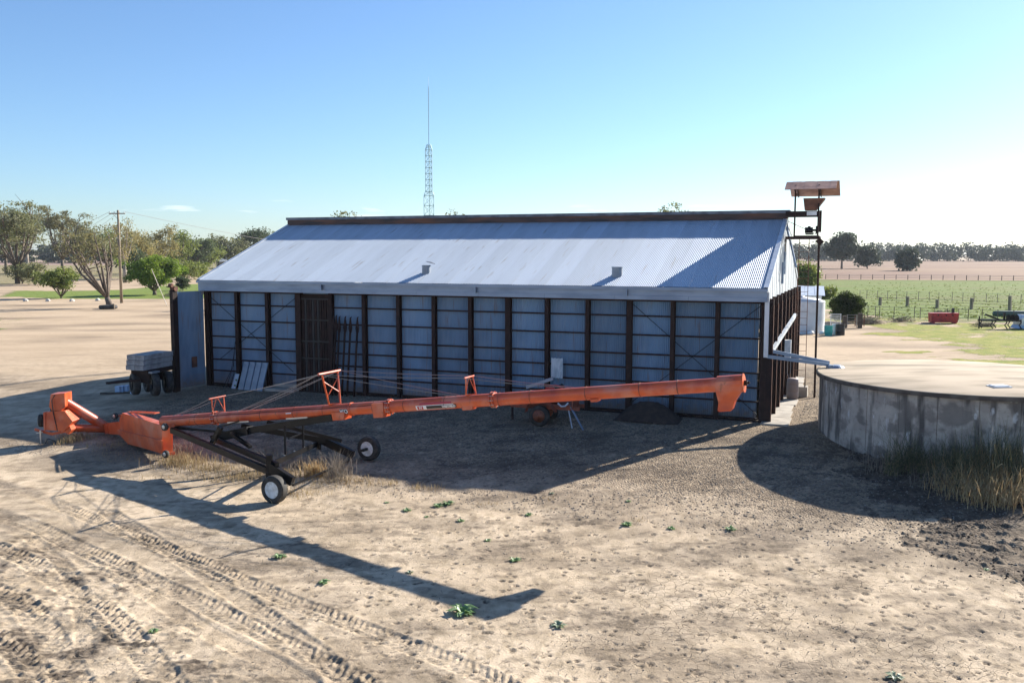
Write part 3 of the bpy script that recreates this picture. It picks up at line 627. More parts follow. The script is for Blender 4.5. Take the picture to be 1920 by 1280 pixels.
# ------------------------------------------------------------ the long orange auger
TP = Vector((5.9, 23.3, 0)); TD = Vector((-11.9, 5.4, 0)).normalized(); TN = Vector((-TD.y, TD.x, 0))   # TN points to the near or far side
if TN.y > 0: TN = -TN                                # TN: towards the camera side
def T(px, py, off=0.0): return pl(px, py, TP + TN * off, TD)
aug_o = gp(515, 941)
auger = empty('grain_auger', (0, 0, 0), 0, 'long orange swing-away grain auger on a black two-wheeled undercarriage', 'grain auger')
auger.location = (T(560, 790).x, T(560, 790).y, G(T(560, 790).x, T(560, 790).y)); AO = -Vector(auger.location)
class AB(MB):                                       # built in world places, stored relative to the auger
    def build(s, name, mats, parent=None, smooth=False, label=None):
        s.v = [tuple(Vector(p) + AO) for p in s.v]; o = MB.build(s, name, mats, parent or auger, False, label)
        if smooth: autosmooth(o.data)
        return o
RT_ = .195
A0, A1 = T(306, 790), T(1392, 718)
def onT(px):                                        # tube centre at that image column
    lo, hi = 0.0, 1.0
    f = lambda t: (lambda P: 960 + F_PX * sum((P[i] - (0, 0, CAM_H)[i]) * RT[i] for i in range(3)) / sum((P[i] - (0, 0, CAM_H)[i]) * FW[i] for i in range(3)))(A0.lerp(A1, t))
    for _ in range(40):
        m_ = (lo + hi) / 2
        if f(m_) < px: lo = m_
        else: hi = m_
    return A0.lerp(A1, (lo + hi) / 2)
TDIR = (A1 - A0).normalized(); TUP = TN.cross(TDIR).normalized(); TUP = TUP if TUP.z > 0 else -TUP
segs = [306, 405, 732, 926, 1392]
for i in range(4):
    b = AB(); b.tube(onT(segs[i]), onT(segs[i + 1]), RT_ - .003 * i, n=32, caps=(i in (0, 3))); b.build('tube_section', M['orange'], smooth=True)
for px, w, r in ((405, .10, .235), (732, .10, .24), (926, .11, .24), (660, .06, .215)):
    c = onT(px); b = AB(); b.lathe([(RT_ - .01, -w / 2), (r, -w / 2), (r, -w / 2 + .02), (RT_ + .012, -w / 2 + .02), (RT_ + .012, w / 2 - .02), (r, w / 2 - .02), (r, w / 2), (RT_ - .01, w / 2)], c, TDIR, 28, caps=False); b.build('tube_flange', M['orange'], smooth=True)
for k in range(1, 14):                              # weld seams along the tube
    c = A0.lerp(A1, k / 14 + .012 * math.sin(k * 2.3)); b = AB(); b.lathe([(RT_, -.012), (RT_ + .005, -.006), (RT_ + .005, .006), (RT_, .012)], c, TDIR, 28, caps=False); b.build('weld_seam', M['orange_dull'], smooth=True)
for px, r in ((405, .22), (732, .225), (926, .222)):   # flange bolts
    c = onT(px)
    for i in range(10):
        t = 2 * math.pi * i / 10; o_ = (TN * math.cos(t) + TUP * math.sin(t)) * r; b = AB(); b.tube(c + o_ - TDIR * .075, c + o_ + TDIR * .075, .014, n=6); b.build('flange_bolt', M['steel'])
for (x0, x1, up) in ((430, 470, -.17), (540, 580, -.16)): b = AB(); b.bar(onT(x0) + TUP * up + TN * .12, onT(x1) + TUP * up + TN * .12, .03, .05); b.build('cable_guide', M['steel'])
b = AB(); b.path([onT(px) + TUP * (.10 + .012 * math.sin(px * .09)) + TN * (.175) for px in range(330, 720, 15)], .010, 5); b.build('hydraulic_hose', M['black_plastic'])
# raised saddle plates and lift brackets under the tube
def prismT(px0, px1, up0, dn, th, name, m=None, n0=0.0, lab=None):
    p, q = onT(px0), onT(px1); b = AB()
    P = [p + TUP * up0, q + TUP * up0, q + TUP * dn + TDIR * -.05, p + TUP * dn + TDIR * .03]
    b.prism([v + TN * (n0 + th / 2) for v in P], TN * -th); return b.build(name, m or M['orange'], label=lab)
prismT(628, 652, -.05, -.30, .44, 'saddle_plate'); prismT(704, 726, .15, -.30, .43, 'saddle_plate'); prismT(868, 890, -.10, -.24, .30, 'cable_lug'); prismT(1108, 1124, -.15, -.235, .30, 'cable_lug')
# head: discharge spout and end cap
h0 = onT(1350); hE = A1; fw = (hE - h0)
b = AB(); wd = .225
sec = []
top = [h0 + TUP * .17 - TDIR * .0, hE + TUP * .20]
def ring(c, dx, dn): return [c + TDIR * (-dx) + TN * dn, c + TDIR * dx + TN * dn, c + TDIR * dx - TN * dn, c + TDIR * (-dx) - TN * dn]
midx = (h0 + hE) / 2 + TDIR * -.02; dz = Vector((0, 0, 1))
lv = [(midx + dz * .10, .345, wd), (midx - dz * .16, .33, wd), (midx - dz * .46 - TDIR * .06, .205, .17), (midx - dz * .66 - TDIR * .10, .185, .165), (midx - dz * .70 - TDIR * .10, .15, .14)]
vs_ = []; fs = []
for k, (c, dx, dn) in enumerate(lv):
    vs_ += ring(c, dx, dn)
    if k: o_ = (k - 1) * 4; fs += [(o_ + i, o_ + (i + 1) % 4, o_ + 4 + (i + 1) % 4, o_ + 4 + i) for i in range(4)]
fs += [(3, 2, 1, 0), (16, 17, 18, 19)]
b.add(vs_, fs); b.build('discharge_spout', M['orange'])
b = AB(); b.tube(h0 - TDIR * .05, hE + TDIR * .03, RT_ + .035, n=28); b.build('head_housing', M['orange'], smooth=True)
b = AB(); b.tube(hE + TDIR * .03, hE + TDIR * .05, .25, n=24); b.build('end_plate', M['orange'], smooth=True)
b = AB(); b.tube(hE + TDIR * .05, hE + TDIR * .13, .07, n=12); b.tube(hE + TDIR * .13, hE + TDIR * .19, .03, n=8); b.build('head_bearing', M['rust_steel'], smooth=True)
# lift frames with their cables
def lift(barL, barR, legL, legR, extra, rr):
    c = T(*((barL[0] + barR[0]) / 2, (barL[1] + barR[1]) / 2)); hl = (barR[0] - barL[0]) / 88.0
    n = -TN; pL, pR = c - n * hl, c + n * hl
    b = AB(); b.tube(pL, pR, rr * 1.4, n=8); fr = b.build('lift_frame', M['orange'], smooth=True)
    lL, lR = onT(legL) + TUP * (RT_) + TN * .10, onT(legR) + TUP * RT_ - TN * .10
    for p, q, r in ((pL.lerp(pR, .15), lL, rr), (pL.lerp(pR, .88), lR, rr), (lL, lR, rr)): b = AB(); b.tube(p, q, r, n=8); b.build('frame_tube', M['orange'], fr)
    if extra:
        a_, b_ = pL.lerp(pR, .15), pL.lerp(pR, .88)
        for p, q in extra(a_, lL, b_, lR, pL, pR): b = AB(); b.tube(p, q, rr * .6, n=6); b.build('brace_rod', M['orange'], fr)
    fr.parent = auger
    return pL, pR
ex1 = lambda a, l, b, r, pL, pR: ((pL.lerp(pR, .45), l.lerp(a, .03)), (pL.lerp(pR, .5), r.lerp(b, .03)))
ex2 = lambda a, l, b, r, pL, pR: ((a.lerp(l, .25), r.lerp(b, .35)), (l.lerp(a, .25), b.lerp(r, .2)))
f1 = lift((390, 749), (425, 741), 404, 419, ex1, .020)
f2 = lift((592, 704), (643, 692), 622, 636, ex2, .030)
f3 = lift((866, 710), (893, 703), 878, 891, ex1, .020)
def cable(p, q):
    b = AB(); pts = [p.lerp(q, t / 6) - Vector((0, 0, math.sin(math.pi * t / 6) * .03)) for t in range(7)]; b.path(pts, .009, 5); b.build('lift_cable', M['wire'])
for i in (0, 1):
    s_ = TN * (.1 if i == 0 else -.1)
    cable(f2[i], f1[i]); cable(f1[i], onT(330) + TUP * RT_ + s_); cable(f2[i], onT(450) + TUP * RT_ + s_); cable(f2[i], onT(470) + TUP * RT_ + s_ * .3)
    cable(f2[i], f3[i]); cable(f2[i], onT(860) + TUP * RT_ + s_); cable(f3[i], onT(1075) + TUP * RT_ + s_)
# decals: lettering and a striped panel on the tube side
def decal(px, up, w, h, mt, name, out=.004, nseg=5):
    c = onT(px); b = AB(); V = []; Fc = []
    an0 = math.asin(max(-1, min(1, up / RT_))); dan = h / RT_
    for k in range(nseg + 1):
        t = an0 + dan * (k / nseg - .5); r = RT_ + out
        o_ = TN * math.cos(t) * r + TUP * math.sin(t) * r
        V += [c - TDIR * w / 2 + o_, c + TDIR * w / 2 + o_]
        if k: q = (k - 1) * 2; Fc.append((q, q + 1, q + 3, q + 2))
    b.add(V, Fc); return b.build(name, mt)
def letters(px, up, size, text, mt, name, shear=.0):
    cu = bpy.data.curves.new('lettering', 'FONT'); cu.body = text; cu.size = size; cu.extrude = .001; cu.align_x = 'CENTER'; cu.align_y = 'CENTER'; cu.shear = shear; cu.offset = .004; cu.resolution_u = 3
    tmp = bpy.data.objects.new('t', cu); COL.objects.link(tmp); me = bpy.data.meshes.new_from_object(tmp.evaluated_get(bpy.context.evaluated_depsgraph_get())); bpy.data.objects.remove(tmp); bpy.data.curves.remove(cu)
    me.materials.clear(); me.materials.append(mt)
    c = onT(px); an0 = math.asin(max(-1, min(1, up / RT_)))
    for v in me.vertices:
        t = an0 + v.co.y / RT_; r = RT_ + .009 + v.co.z; v.co = c + TDIR * v.co.x + TN * math.cos(t) * r + TUP * math.sin(t) * r + AO
    o = obj(name, me, auger); return o
M['decal_black'] = mat('black_decal', (.02, .02, .025), .4); M['decal_white'] = mat('white_decal', (.75, .75, .78), .4); M['decal_red'] = mat('red_decal', (.42, .03, .05), .4)
bpy.context.view_layer.update()
decal(652, -.05, .36, .17, M['decal_black'], 'lettering_panel'); letters(652, -.05, .17, 'MKX', M['decal_white'], 'lettering')
decal(820, -.085, 1.30, .15, M['decal_white'], 'decal_border', .003); decal(832, -.085, 1.02, .11, M['decal_black'], 'decal_panel', .006); decal(793, -.085, .20, .12, M['decal_red'], 'decal_badge', .006)
letters(793, -.085, .13, 'W', M['decal_white'], 'badge_letter'); decal(822, .03, 1.10, .055, M['decal_red'], 'decal_stripe', .004)
letters(845, -.085, .10, 'GRAIN AUGER', M['decal_white'], 'lettering') if False else letters(846, -.085, .09, 'WESTFIELD', M['decal_white'], 'lettering')
decal(548, .02, .22, .03, M['decal_white'], 'small_decal')
# undercarriage
WF, WR = gp(515, 941), gp(692, 861)
AX = (WR - WF); AX.z = 0; AXn = AX.normalized()
def wheel(c, r, w, ax, rimmat, parent, B=AB, lab=None, hub=.09):
    ax = Vector(ax).normalized(); b = B()
    b.lathe([(r * .60, -w / 2), (r * .9, -w / 2), (r * .985, -w * .36), (r, -w * .2), (r, w * .2), (r * .985, w * .36), (r * .9, w / 2), (r * .60, w / 2), (r * .58, w * .3), (r * .58, -w * .3), (r * .6, -w / 2)], c, ax, 36, caps=False)
    t = b.build('tyre', M['rubber'], parent, smooth=True, label=lab)
    b = B(); b.lathe([(r * .60, -w * .47), (r * .57, -w * .46), (r * .50, -w * .22), (r * .30, -w * .18), (r * .12, -w * .30), (0.001, -w * .30)], c, ax, 28); b.lathe([(0.001, w * .1), (r * .5, w * .1), (r * .57, w * .44), (r * .6, w * .45)], c, ax, 28)
    rm = b.build('rim', rimmat, t, smooth=True)
    b = B(); b.lathe([(hub, 0), (hub, w * .14), (.001, w * .15)], Vector(c) - ax * w * .45, ax, 12); b.build('hub', M['black_steel'], rm, smooth=True)
    return t
rw = .425
for P, o_ in ((WF, -.0), (WR, 0)):
    wheel(P + Vector((0, 0, rw - .03)), rw, .27, AXn, M['rim'], auger)
ND = TD  # along the auger, towards the intake
def nearp(px, py): return pl(px, py, WF + AXn * .30, TD)
def farp(px, py): return pl(px, py, WR - AXn * .30, TD)
def beam(p, q, w, h, name, m='black_steel'): b = AB(); b.bar(p, q, w, h); return b.build(name, M[m])
# near arm: from the wheel up to the hinge and on to the intake end
hubF, hubR = WF + Vector((0, 0, rw - .03)), WR + Vector((0, 0, rw - .03))
nA, nB, nC = nearp(549, 902), nearp(503, 873), nearp(432, 830); fA, fB, fC = farp(662, 852), farp(600, 822), farp(520, 812)
beam(nA, nB, .14, .28, 'wheel_arm'); beam(fA, fB, .14, .28, 'wheel_arm')
beam(nearp(516, 888), T(322, 806, .25), .13, .19, 'lower_arm'); beam(nearp(520, 872), T(400, 822, .25), .12, .17, 'lower_arm')
beam(farp(612, 826), T(452, 798, -.3), .13, .19, 'lower_arm'); beam(farp(640, 826), T(500, 790, -.3), .08, .12, 'lower_arm')
beam(nB + Vector((0, 0, .02)), farp(594, 832), .10, .16, 'cross_member'); beam(nA - Vector((0, 0, .12)), farp(655, 863), .06, .06, 'cross_rod')
beam(hubF + AXn * .05, hubF + AXn * .42, .09, .09, 'axle'); beam(hubR - AXn * .05, hubR - AXn * .42, .09, .09, 'axle')
beam(nearp(505, 852), nearp(505, 898), .16, .16, 'hinge_post'); beam(farp(598, 812), farp(598, 842), .14, .14, 'hinge_post')
# the heavy box beam and the cradle under the tube
beam(T(430, 812, .05), T(626, 782, .05), .26, .22, 'box_beam'); beam(T(330, 801, .05), T(440, 810, .05), .20, .08, 'box_beam'); beam(T(402, 822, .1), T(470, 806, .1), .34, .26, 'cradle'); beam(T(412, 800, .1), T(450, 789, .1), .10, .05, 'cradle_plate'); 
beam(T(470, 838, .45), T(432, 812, .45), .12, .10, 'lift_ram'); beam(T(394, 838, .7), T(414, 800, .7), .14, .14, 'hinge_clamp')
for px, y0, y1 in ((532, 797, 852), (566, 793, 846)):
    t_ = (px - 503) / (594 - 503); base = (nB + Vector((0, 0, .06))).lerp(farp(594, 832) + Vector((0, 0, .06)), t_); tp = pl(px + 2, y0, base, TD)
    beam(base, tp, .05, .05, 'ladder_post')
p_, q_ = (nB).lerp(farp(594, 832), .33), (nB).lerp(farp(594, 832), .70)
beam(pl(541, 822, p_, TD), pl(566, 812, q_, TD), .04, .04, 'ladder_rung')
for u in (.1, .3, .5, .7, .9): b = AB(); c = nB.lerp(farp(594, 832), u) + Vector((0, 0, .10)); b.box(c, (.05, .05, .03)); b.build('bolt', M['steel'])
# ---------------- swinging intake: flat orange box on castors, carried on its edge
Bx0 = pl(303, 830, Vector((-12.15, 31.45, 0)), Vector((1, .0, 0))); BD = (Vector((-14.75, 34.1, 0)) - Vector((-12.15, 31.45, 0))).normalized(); BN = Vector((BD.y, -BD.x, 0)); BN = BN if BN.y < 0 else -BN
BP = Vector((-12.15, 31.45, 0))
def Bq(px, py, off=0.0): return pl(px, py, BP + BN * off, BD)
outl = [(229, 774), (303, 797), (305, 850), (240, 832), (226, 815), (224, 785)]
b = AB(); b.prism([Bq(*p, .16) for p in outl], BN * -.34); b.build('intake_box', M['orange'])
b = AB(); b.prism([Bq(x, y, .235) for x, y in ((219, 805), (303, 826), (303, 848), (240, 832), (222, 813))], BN * -.07); b.build('stiffening_flap', M['orange'])
b = AB(); b.prism([Bq(*p, .13) for p in ((199, 793), (224, 790), (226, 815), (203, 813))], BN * -.28); b.build('intake_throat', M['orange'])
b = AB(); b.prism([Bq(*p, .16) for p in ((194, 794), (199, 793), (203, 813), (197, 813))], BN * -.34); b.build('throat_flange', M['orange'])
b = AB(); p, q = Bq(243, 772, -.15), Bq(294, 774, -.15)
for s_ in (-.1, .1): b.bar(p + TN * s_, q + TN * s_, .035, .045)
b.bar(p + TN * .12, p - TN * .12, .035); b.bar(q + TN * .12, q - TN * .12, .035); b.build('hinge_rail', M['orange'])
b = AB(); b.prism([Bq(*p, -.02) for p in ((303, 797), (311, 793), (311, 850), (305, 850))], BN * -.25); b.build('end_frame', M['orange'])
for px, py, off in ((309, 800, .26), (311, 851, .26), (216, 780, -.3), (226, 829, -.2)):
    c = Bq(px, py, off); b = AB(); b.lathe([(.03, -.05), (.12, -.055), (.135, -.03), (.135, .03), (.12, .055), (.03, .05)], c, (BN + Vector((.35, 0, 0))).normalized(), 20); ca = b.build('castor', M['rubber'], smooth=True)
    b = AB(); b.lathe([(.075, 0), (.07, .02), (.03, .03), (.001, .03)], c + BN * .045, (BN + Vector((.35, 0, 0))).normalized(), 14); b.build('castor_hub', M['steel'], ca, smooth=True)
    b = AB(); b.bar(c - BN * .02, c - BN * .32, .05, .10); b.build('castor_bracket', M['orange'], ca)
# second boom: lower and upper tubes, gear head and hopper
E0 = Vector((-15.9, 34.4, 0)); ED = Vector((-1, .0, 0))
def E(px, py, off=0.0): return pl(px, py, E0 + Vector((0, -off, 0)), ED)
th = Bq(199, 803)
b = AB(); b.tube(th + Vector((.0, 0, .06)), E(119, 752), .185, n=24); b.build('feed_tube', M['orange'], smooth=True)
b = AB(); b.tube(th - Vector((0, 0, .02)), E(124, 801), .155, n=22); b.build('feed_tube', M['orange'], smooth=True)
b = AB(); b.prism([E(x, y, .28) for x, y in ((95, 739), (121, 737), (122, 762), (113, 772), (99, 773), (92, 762))], (0, .56, 0)); b.build('gear_head', M['orange'])
b = AB(); b.tube(E(107, 764), E(109, 776), .25, n=20); b.build('swivel_collar', M['rust_steel'], smooth=True)
b = AB(); b.prism([E(x, y, .36) for x, y in ((85, 772), (121, 770), (136, 790), (120, 808), (84, 806))], (0, .72, 0)); b.build('hopper', M['orange'])
b = AB(); b.prism([E(x, y, .26) for x, y in ((112, 806), (128, 792), (134, 806), (128, 814))], (0, .5, 0)); b.build('hopper_chute', M['orange'])
b = AB(); b.prism([E(x, y, .40) for x, y in ((81, 773), (85, 772), (85, 807), (82, 807))], (0, .80, 0)); b.build('hopper_flange', M['orange'])
b = AB(); b.lathe([(.05, -.07), (.22, -.08), (.25, -.04), (.25, .04), (.22, .08), (.05, .07)], E(77, 788, .1), (1, .3, 0), 20); b.build('transport_wheel', M['rubber'], smooth=True)
b = AB(); b.bar(E(66, 804, .1), E(98, 813, .1), .10, .10); b.bar(E(98, 813, .1), E(122, 808, .1), .12, .10); b.build('tow_hitch', M['orange'])
jp = E(76, 812, .3); b = AB(); b.tube(Vector((jp.x, jp.y, G(jp.x, jp.y))), jp + Vector((0, 0, .12)), .035, n=8); b.bar(jp + Vector((-.16, 0, 0)), jp + Vector((.08, 0, .05)), .03); b.build('jack_stand', M['steel'])
b = AB(); b.path([E(103, 740, .32), E(97, 750, .36), E(100, 775, .40), E(108, 808, .35)], .018, 6); b.build('hydraulic_hose', M['black_plastic'])
b = AB(); b.path([E(84, 832, .35), E(90, 822, .35), E(102, 826, .3), E(110, 834, .3)], .015, 6); b.build('hydraulic_hose', M['black_plastic'])
# ------------------------------------------------------------ the round concrete tank
def conc_tank_mat():
    m = bpy.data.materials.new('weathered_tank_concrete'); m.use_nodes = True; n = m.node_tree.nodes; l = m.node_tree.links; b = n['Principled BSDF']; b.inputs['Roughness'].default_value = .92; b.inputs['Specular IOR Level'].default_value = .2
    tc = n.new('ShaderNodeTexCoord')
    def noise(sc, st, det=5):
        mp = n.new('ShaderNodeMapping'); mp.inputs['Scale'].default_value = st; l.new(tc.outputs['Object'], mp.inputs[0]); t = n.new('ShaderNodeTexNoise'); t.inputs['Scale'].default_value = sc; t.inputs['Detail'].default_value = det; l.new(mp.outputs[0], t.inputs['Vector']); return t.outputs['Fac']
    def step(v, lo, hi, a=0, c=1): r = n.new('ShaderNodeMapRange'); r.inputs[1].default_value = lo; r.inputs[2].default_value = hi; r.inputs[3].default_value = a; r.inputs[4].default_value = c; l.new(v, r.inputs[0]); return r.outputs[0]
    def mix(f, c1, c2):
        x = n.new('ShaderNodeMixRGB'); l.new(f, x.inputs[0])
        for i, c in ((1, c1), (2, c2)):
            if isinstance(c, tuple): x.inputs[i].default_value = (*c, 1)
            else: l.new(c, x.inputs[i])
        return x.outputs[0]
    c = mix(step(noise(1.6, (1, 1, 1)), .4, .62), (.50, .45, .385), (.36, .32, .275))
    c = mix(step(noise(2.6, (1, 1, .16), 7), .48, .60), c, (.11, .10, .09))
    c = mix(step(noise(1.3, (1, 1, 1.3), 7), .52, .60, 0, .7), c, (.15, .135, .12))
    c = mix(step(noise(3.0, (1, 1, .40), 7), .64, .70, 0, .8), c, (.62, .62, .60))
    c = mix(step(noise(5.0, (1, 1, .22), 5), .68, .73, 0, .9), c, (.70, .70, .70))
    c = mix(step(noise(9, (1, 1, 1), 4), .55, .75, 0, .5), c, (.19, .17, .15))
    l.new(c, b.inputs['Base Color']); bp = n.new('ShaderNodeBump'); bp.inputs['Strength'].default_value = .5; bp.inputs['Distance'].default_value = .02; l.new(noise(18, (1, 1, 1)), bp.inputs['Height']); l.new(bp.outputs[0], b.inputs['Normal'])
    return m
TC = Vector((16.255, 32.433, 0)); TRAD = 5.01; TH = 2.16
tank = empty('concrete_tank', TC, 0, 'big round weathered concrete water tank with reeds at its foot', 'water tank')
ct = conc_tank_mat()
npan = 26
for k in range(npan):
    t0 = 2 * math.pi * k / npan + .0015; t1 = 2 * math.pi * (k + 1) / npan - .0015; off = .006 * ((k * 7) % 3 - 1); mb = MB(); V = []; Fc = []
    for j in range(4):
        t = t0 + (t1 - t0) * j / 3
        for r in (TRAD - .12 + off, TRAD - .30):
            for z in (-1.3, TH - .09): V.append((r * math.cos(t), r * math.sin(t), z))
        if j: q = (j - 1) * 4; Fc += [(q, q + 4, q + 5, q + 1), (q + 2, q + 3, q + 7, q + 6), (q + 1, q + 5, q + 7, q + 3), (q, q + 2, q + 6, q + 4)]
    Fc += [(0, 1, 3, 2), (12, 14, 15, 13)]
    mb.add(V, Fc); mb.build('wall_panel', ct, tank)
M['tank_inner'] = mat('dark_joint', (.05, .045, .04), .95)
mb = MB(); mb.lathe([(TRAD - .20, -1.3), (TRAD - .20, TH - .1)], (0, 0, 0), n=52); mb.build('joint_core', M['tank_inner'], tank)
M['tank_top'] = mat('sandy_tank_roof', (.46, .37, .265), .95, 0, var=(.34, .27, .185), vscale=.9, stretch=(.5, 1.6, 1), var2=(.20, .165, .11), v2scale=.45, bump=.3, bscale=12, vlo=.40, vhi=.66)
M['tank_rim'] = mat('dark_stained_rim', (.075, .060, .050), .9, 0, var=(.14, .12, .10), vscale=2.5)
mb = MB(); mb.lathe([(TRAD - .3, TH - .16), (TRAD + .01, TH - .15), (TRAD + .015, TH - .02)], (0, 0, 0), n=96); mb.build('rim', M['tank_rim'], tank)
mb = MB(); mb.lathe([(TRAD + .015, TH - .02), (TRAD - .05, TH + .0), (TRAD * .5, TH + .10), (.01, TH + .18)], (0, 0, 0), n=96); o = mb.build('roof_slab', M['tank_top'], tank, True)
hp = pl(1873, 729, Vector((0, 29.2, 0)), Vector((1, 0, 0))) - TC; mb = MB(); mb.box((hp.x, hp.y, TH + .07), (.62, .45, .05), .1); mb.box((hp.x, hp.y, TH + .105), (.5, .34, .03), .1); mb.build('access_hatch', M['zinc_light'], tank)
ip = Vector((12.25, 34.45, 0)) - TC; mb = MB(); mb.lathe([(.30, 0), (.30, .03), (.22, .10), (.12, .13)], (ip.x + .15, ip.y, TH - .0), n=16); mb.box((ip.x - .12, ip.y, TH + .05), (.16, .3, .16)); mb.build('inlet_strainer', M['fascia'], tank)

# ------------------------------------------------------------ elevator tower at the right end of the ridge
TWO = W(.95, 7.35, 0)
tw = empty('elevator_tower', TWO, YAW, 'rusty elevator head platform with tin canopy standing over the gable end', 'elevator')
def TL(a, b, z): return (a - .95, b - 7.35, z)
def tb(name, m, *bars, parent=tw, label=None):
    mb = MB()
    for p, q, w, h in bars: mb.bar(TL(*p), TL(*q), w, h)
    return mb.build(name, M[m], parent, label=label)
def apx(px, py, b): P = pl(px, py, W(0, b), Vector((UX, UY, 0))); a, bb2 = ab(P.x, P.y); return (a, b, P.z)
for px in (1489, 1533):
    for b in (6.85, 7.75):
        p = apx(px, 447, b); tb('corner_post', 'rust_steel', ((p[0], b, 7.2), (p[0], b, 9.55), .07, .07))
aL, aR = apx(1489, 447, 6.85)[0], apx(1533, 447, 6.85)[0]
tb('platform_beam', 'rust_steel', ((aL - .7, 6.85, 7.22), (aR + .1, 6.85, 7.22), .07, .12)); tb('platform_beam', 'rust_steel', ((aL - .7, 7.75, 7.22), (aR + .1, 7.75, 7.22), .07, .12))
mb = MB(); mb.bb(*(aL - .97, aR - .9), -.52, .42, 7.26, 7.32); mb.build('platform_floor', M['rust_steel'], tw)
tb('top_beam', 'rust_steel', ((.1, 6.9, 8.28), (aR + .05, 6.9, 8.28), .08, .24)); tb('top_beam', 'rust_steel', ((.1, 7.7, 8.28), (aR + .05, 7.7, 8.28), .08, .24))
mb = MB(); mb.box(TL(aR - .28, 6.84, 8.29), (.42, .03, .17)); mb.build('name_plate', M['white'], tw)
z0, z1 = 8.44, 8.96; aq = [apx(1509, 400, 7.1)[0], apx(1530, 400, 7.1)[0], apx(1547, 381, 7.1)[0], apx(1507, 381, 7.1)[0]]
mb = MB(); mb.add([TL(aq[0], 6.9, z0), TL(aq[1], 6.9, z0), TL(aq[1], 7.6, z0), TL(aq[0], 7.6, z0), TL(aq[3], 6.75, z1), TL(aq[2], 6.75, z1), TL(aq[2], 7.75, z1), TL(aq[3], 7.75, z1)], [(3, 2, 1, 0), (0, 1, 5, 4), (1, 2, 6, 5), (2, 3, 7, 6), (3, 0, 4, 7)]); mb.build('receiving_hopper', M['rust_light'], tw)
# canopy: two slopes
ca0, ca1 = apx(1471, 355, 6.35)[0], apx(1568, 355, 6.35)[0]
zr = pl(1520, 341, W(0, 7.35), Vector((UX, UY, 0))).z; ze = pl(1520, 355, W(0, 6.35), Vector((UX, UY, 0))).z; zf = ze - .16
ns = 8
for i in range(ns):
    a0 = ca0 + (ca1 - ca0) * i / ns; a1 = ca0 + (ca1 - ca0) * (i + 1) / ns - .001
    mb = MB(); mb.prism([TL(a0, 6.35, ze), TL(a1, 6.35, ze), TL(a1, 7.35, zr), TL(a0, 7.35, zr)], (0, 0, (.02 + .006 * (i % 2)))); mb.build('canopy_sheet', M['rust_roof'], tw)
    mb = MB(); mb.prism([TL(a0 + .1, 7.36, zr), TL(a1 + .1, 7.36, zr), TL(a1 + .1, 8.9, zf), TL(a0 + .1, 8.9, zf)], (0, 0, (.02 + .006 * (i % 2)))); mb.build('canopy_sheet', M['rust_roof'], tw)
for px in (1489, 1533):
    a = apx(px, 447, 6.85)[0]; tb('canopy_rafter', 'rust_steel', ((a, 6.4, ze - .03), (a, 7.35, zr - .04), .05, .06)); tb('canopy_rafter', 'rust_steel', ((a, 7.35, zr - .04), (a, 8.8, zf - .02), .05, .06)); tb('canopy_strut', 'rust_steel', ((a, 7.75, 9.2), (a, 8.5, zf), .05, .05))
mp_ = apx(1518, 434, 7.2); mb = MB(); c = TL(mp_[0], 7.2, 7.56); mb.tube((c[0] - .20, c[1], c[2]), (c[0] + .14, c[1], c[2]), .13, n=16); mb.tube((c[0] + .14, c[1], c[2]), (c[0] + .26, c[1], c[2]), .05, n=10); mb.box((c[0], c[1], c[2] - .17), (.34, .3, .06)); mb.box((c[0] - .02, c[1], c[2] + .15), (.12, .1, .06)); mt = mb.build('drive_motor', M['black_steel'], tw)
mb = MB(); mb.lathe([(.02, -.04), (.17, -.05), (.17, .05), (.02, .04)], (c[0] + .31, c[1], c[2] + .02), (1, 0, 0), 18); mb.build('drive_pulley', M['black_steel'], mt)
ax_ = apx(1537, 430, 7.2)[0]; mb = MB(); mb.box(TL(ax_, 7.2, 7.95), (.13, .26, .95)); mb.build('belt_guard', M['rust_steel'], tw)
ap_ = apx(1535.5, 460, 7.23)[0]; mb = MB(); mb.prism([TL(ap_ - .16, 7.1, 7.08), TL(ap_ + .02, 7.1, 6.86), TL(ap_ + .22, 7.1, 7.05), TL(ap_ + .04, 7.1, 7.22)], (0, .25, 0)); mb.build('boot_spout', M['rust_steel'], tw)
gb = gp(1527, 745); a_, b_ = ab(gb.x, gb.y); mb = MB(); mb.tube(TL(a_, b_, 0), TL(ap_, 7.23, 7.2), .05, n=10); mb.build('support_pole', M['rust_steel'], tw)
for p, q in (((.12, 6.9, 7.95), (aL - .1, 6.85, 7.3)), ((.12, 7.6, 8.0), (aR, 7.3, 7.35))): mb = MB(); mb.tube(TL(*p), TL(*q), .015, n=6); mb.build('guy_wire', M['wire'], tw)
tb('gable_bracket', 'rust_steel', ((.13, 6.85, 7.2), (.13, 6.85, 5.6), .06, .06))
# ladder standing in its concrete foot
lb = gp(1498, 742); la, lbb = ab(lb.x, lb.y)
lad = empty('ladder', W(la, lbb, 0), YAW, 'tall thin steel ladder rising from a concrete block to the elevator platform', 'ladder')
for s_ in (-.26, .26): mb = MB(); mb.tube((s_, 0, .35), (s_ * .8 + .05, -.5, 7.2), .016, n=6); mb.build('rail', M['rust_light'], lad)
for i in range(22):
    z = .6 + i * .30; t = (z - .35) / 6.85; mb = MB(); mb.tube((-.26 + t * .10, -.5 * t, z), (.26, -.5 * t, z), .011, n=6)
    if i not in (3, 7, 12): mb.build('rung', M['rust_light'], lad)
blk = empty('concrete_block', W(la, lbb, 0), YAW, 'square concrete block with two lifting irons under the ladder', 'block')
mb = MB(); mb.bb(-.37, .37, -.30, .25, -.1, .46); o = mb.build('block', M['concrete'], blk)
for s_ in (-.26, .26): mb = MB(); mb.bb(s_ - .025, s_ + .025, -.26, -.20, .463, .80); mb.build('lifting_iron', M['rust_steel'], blk)
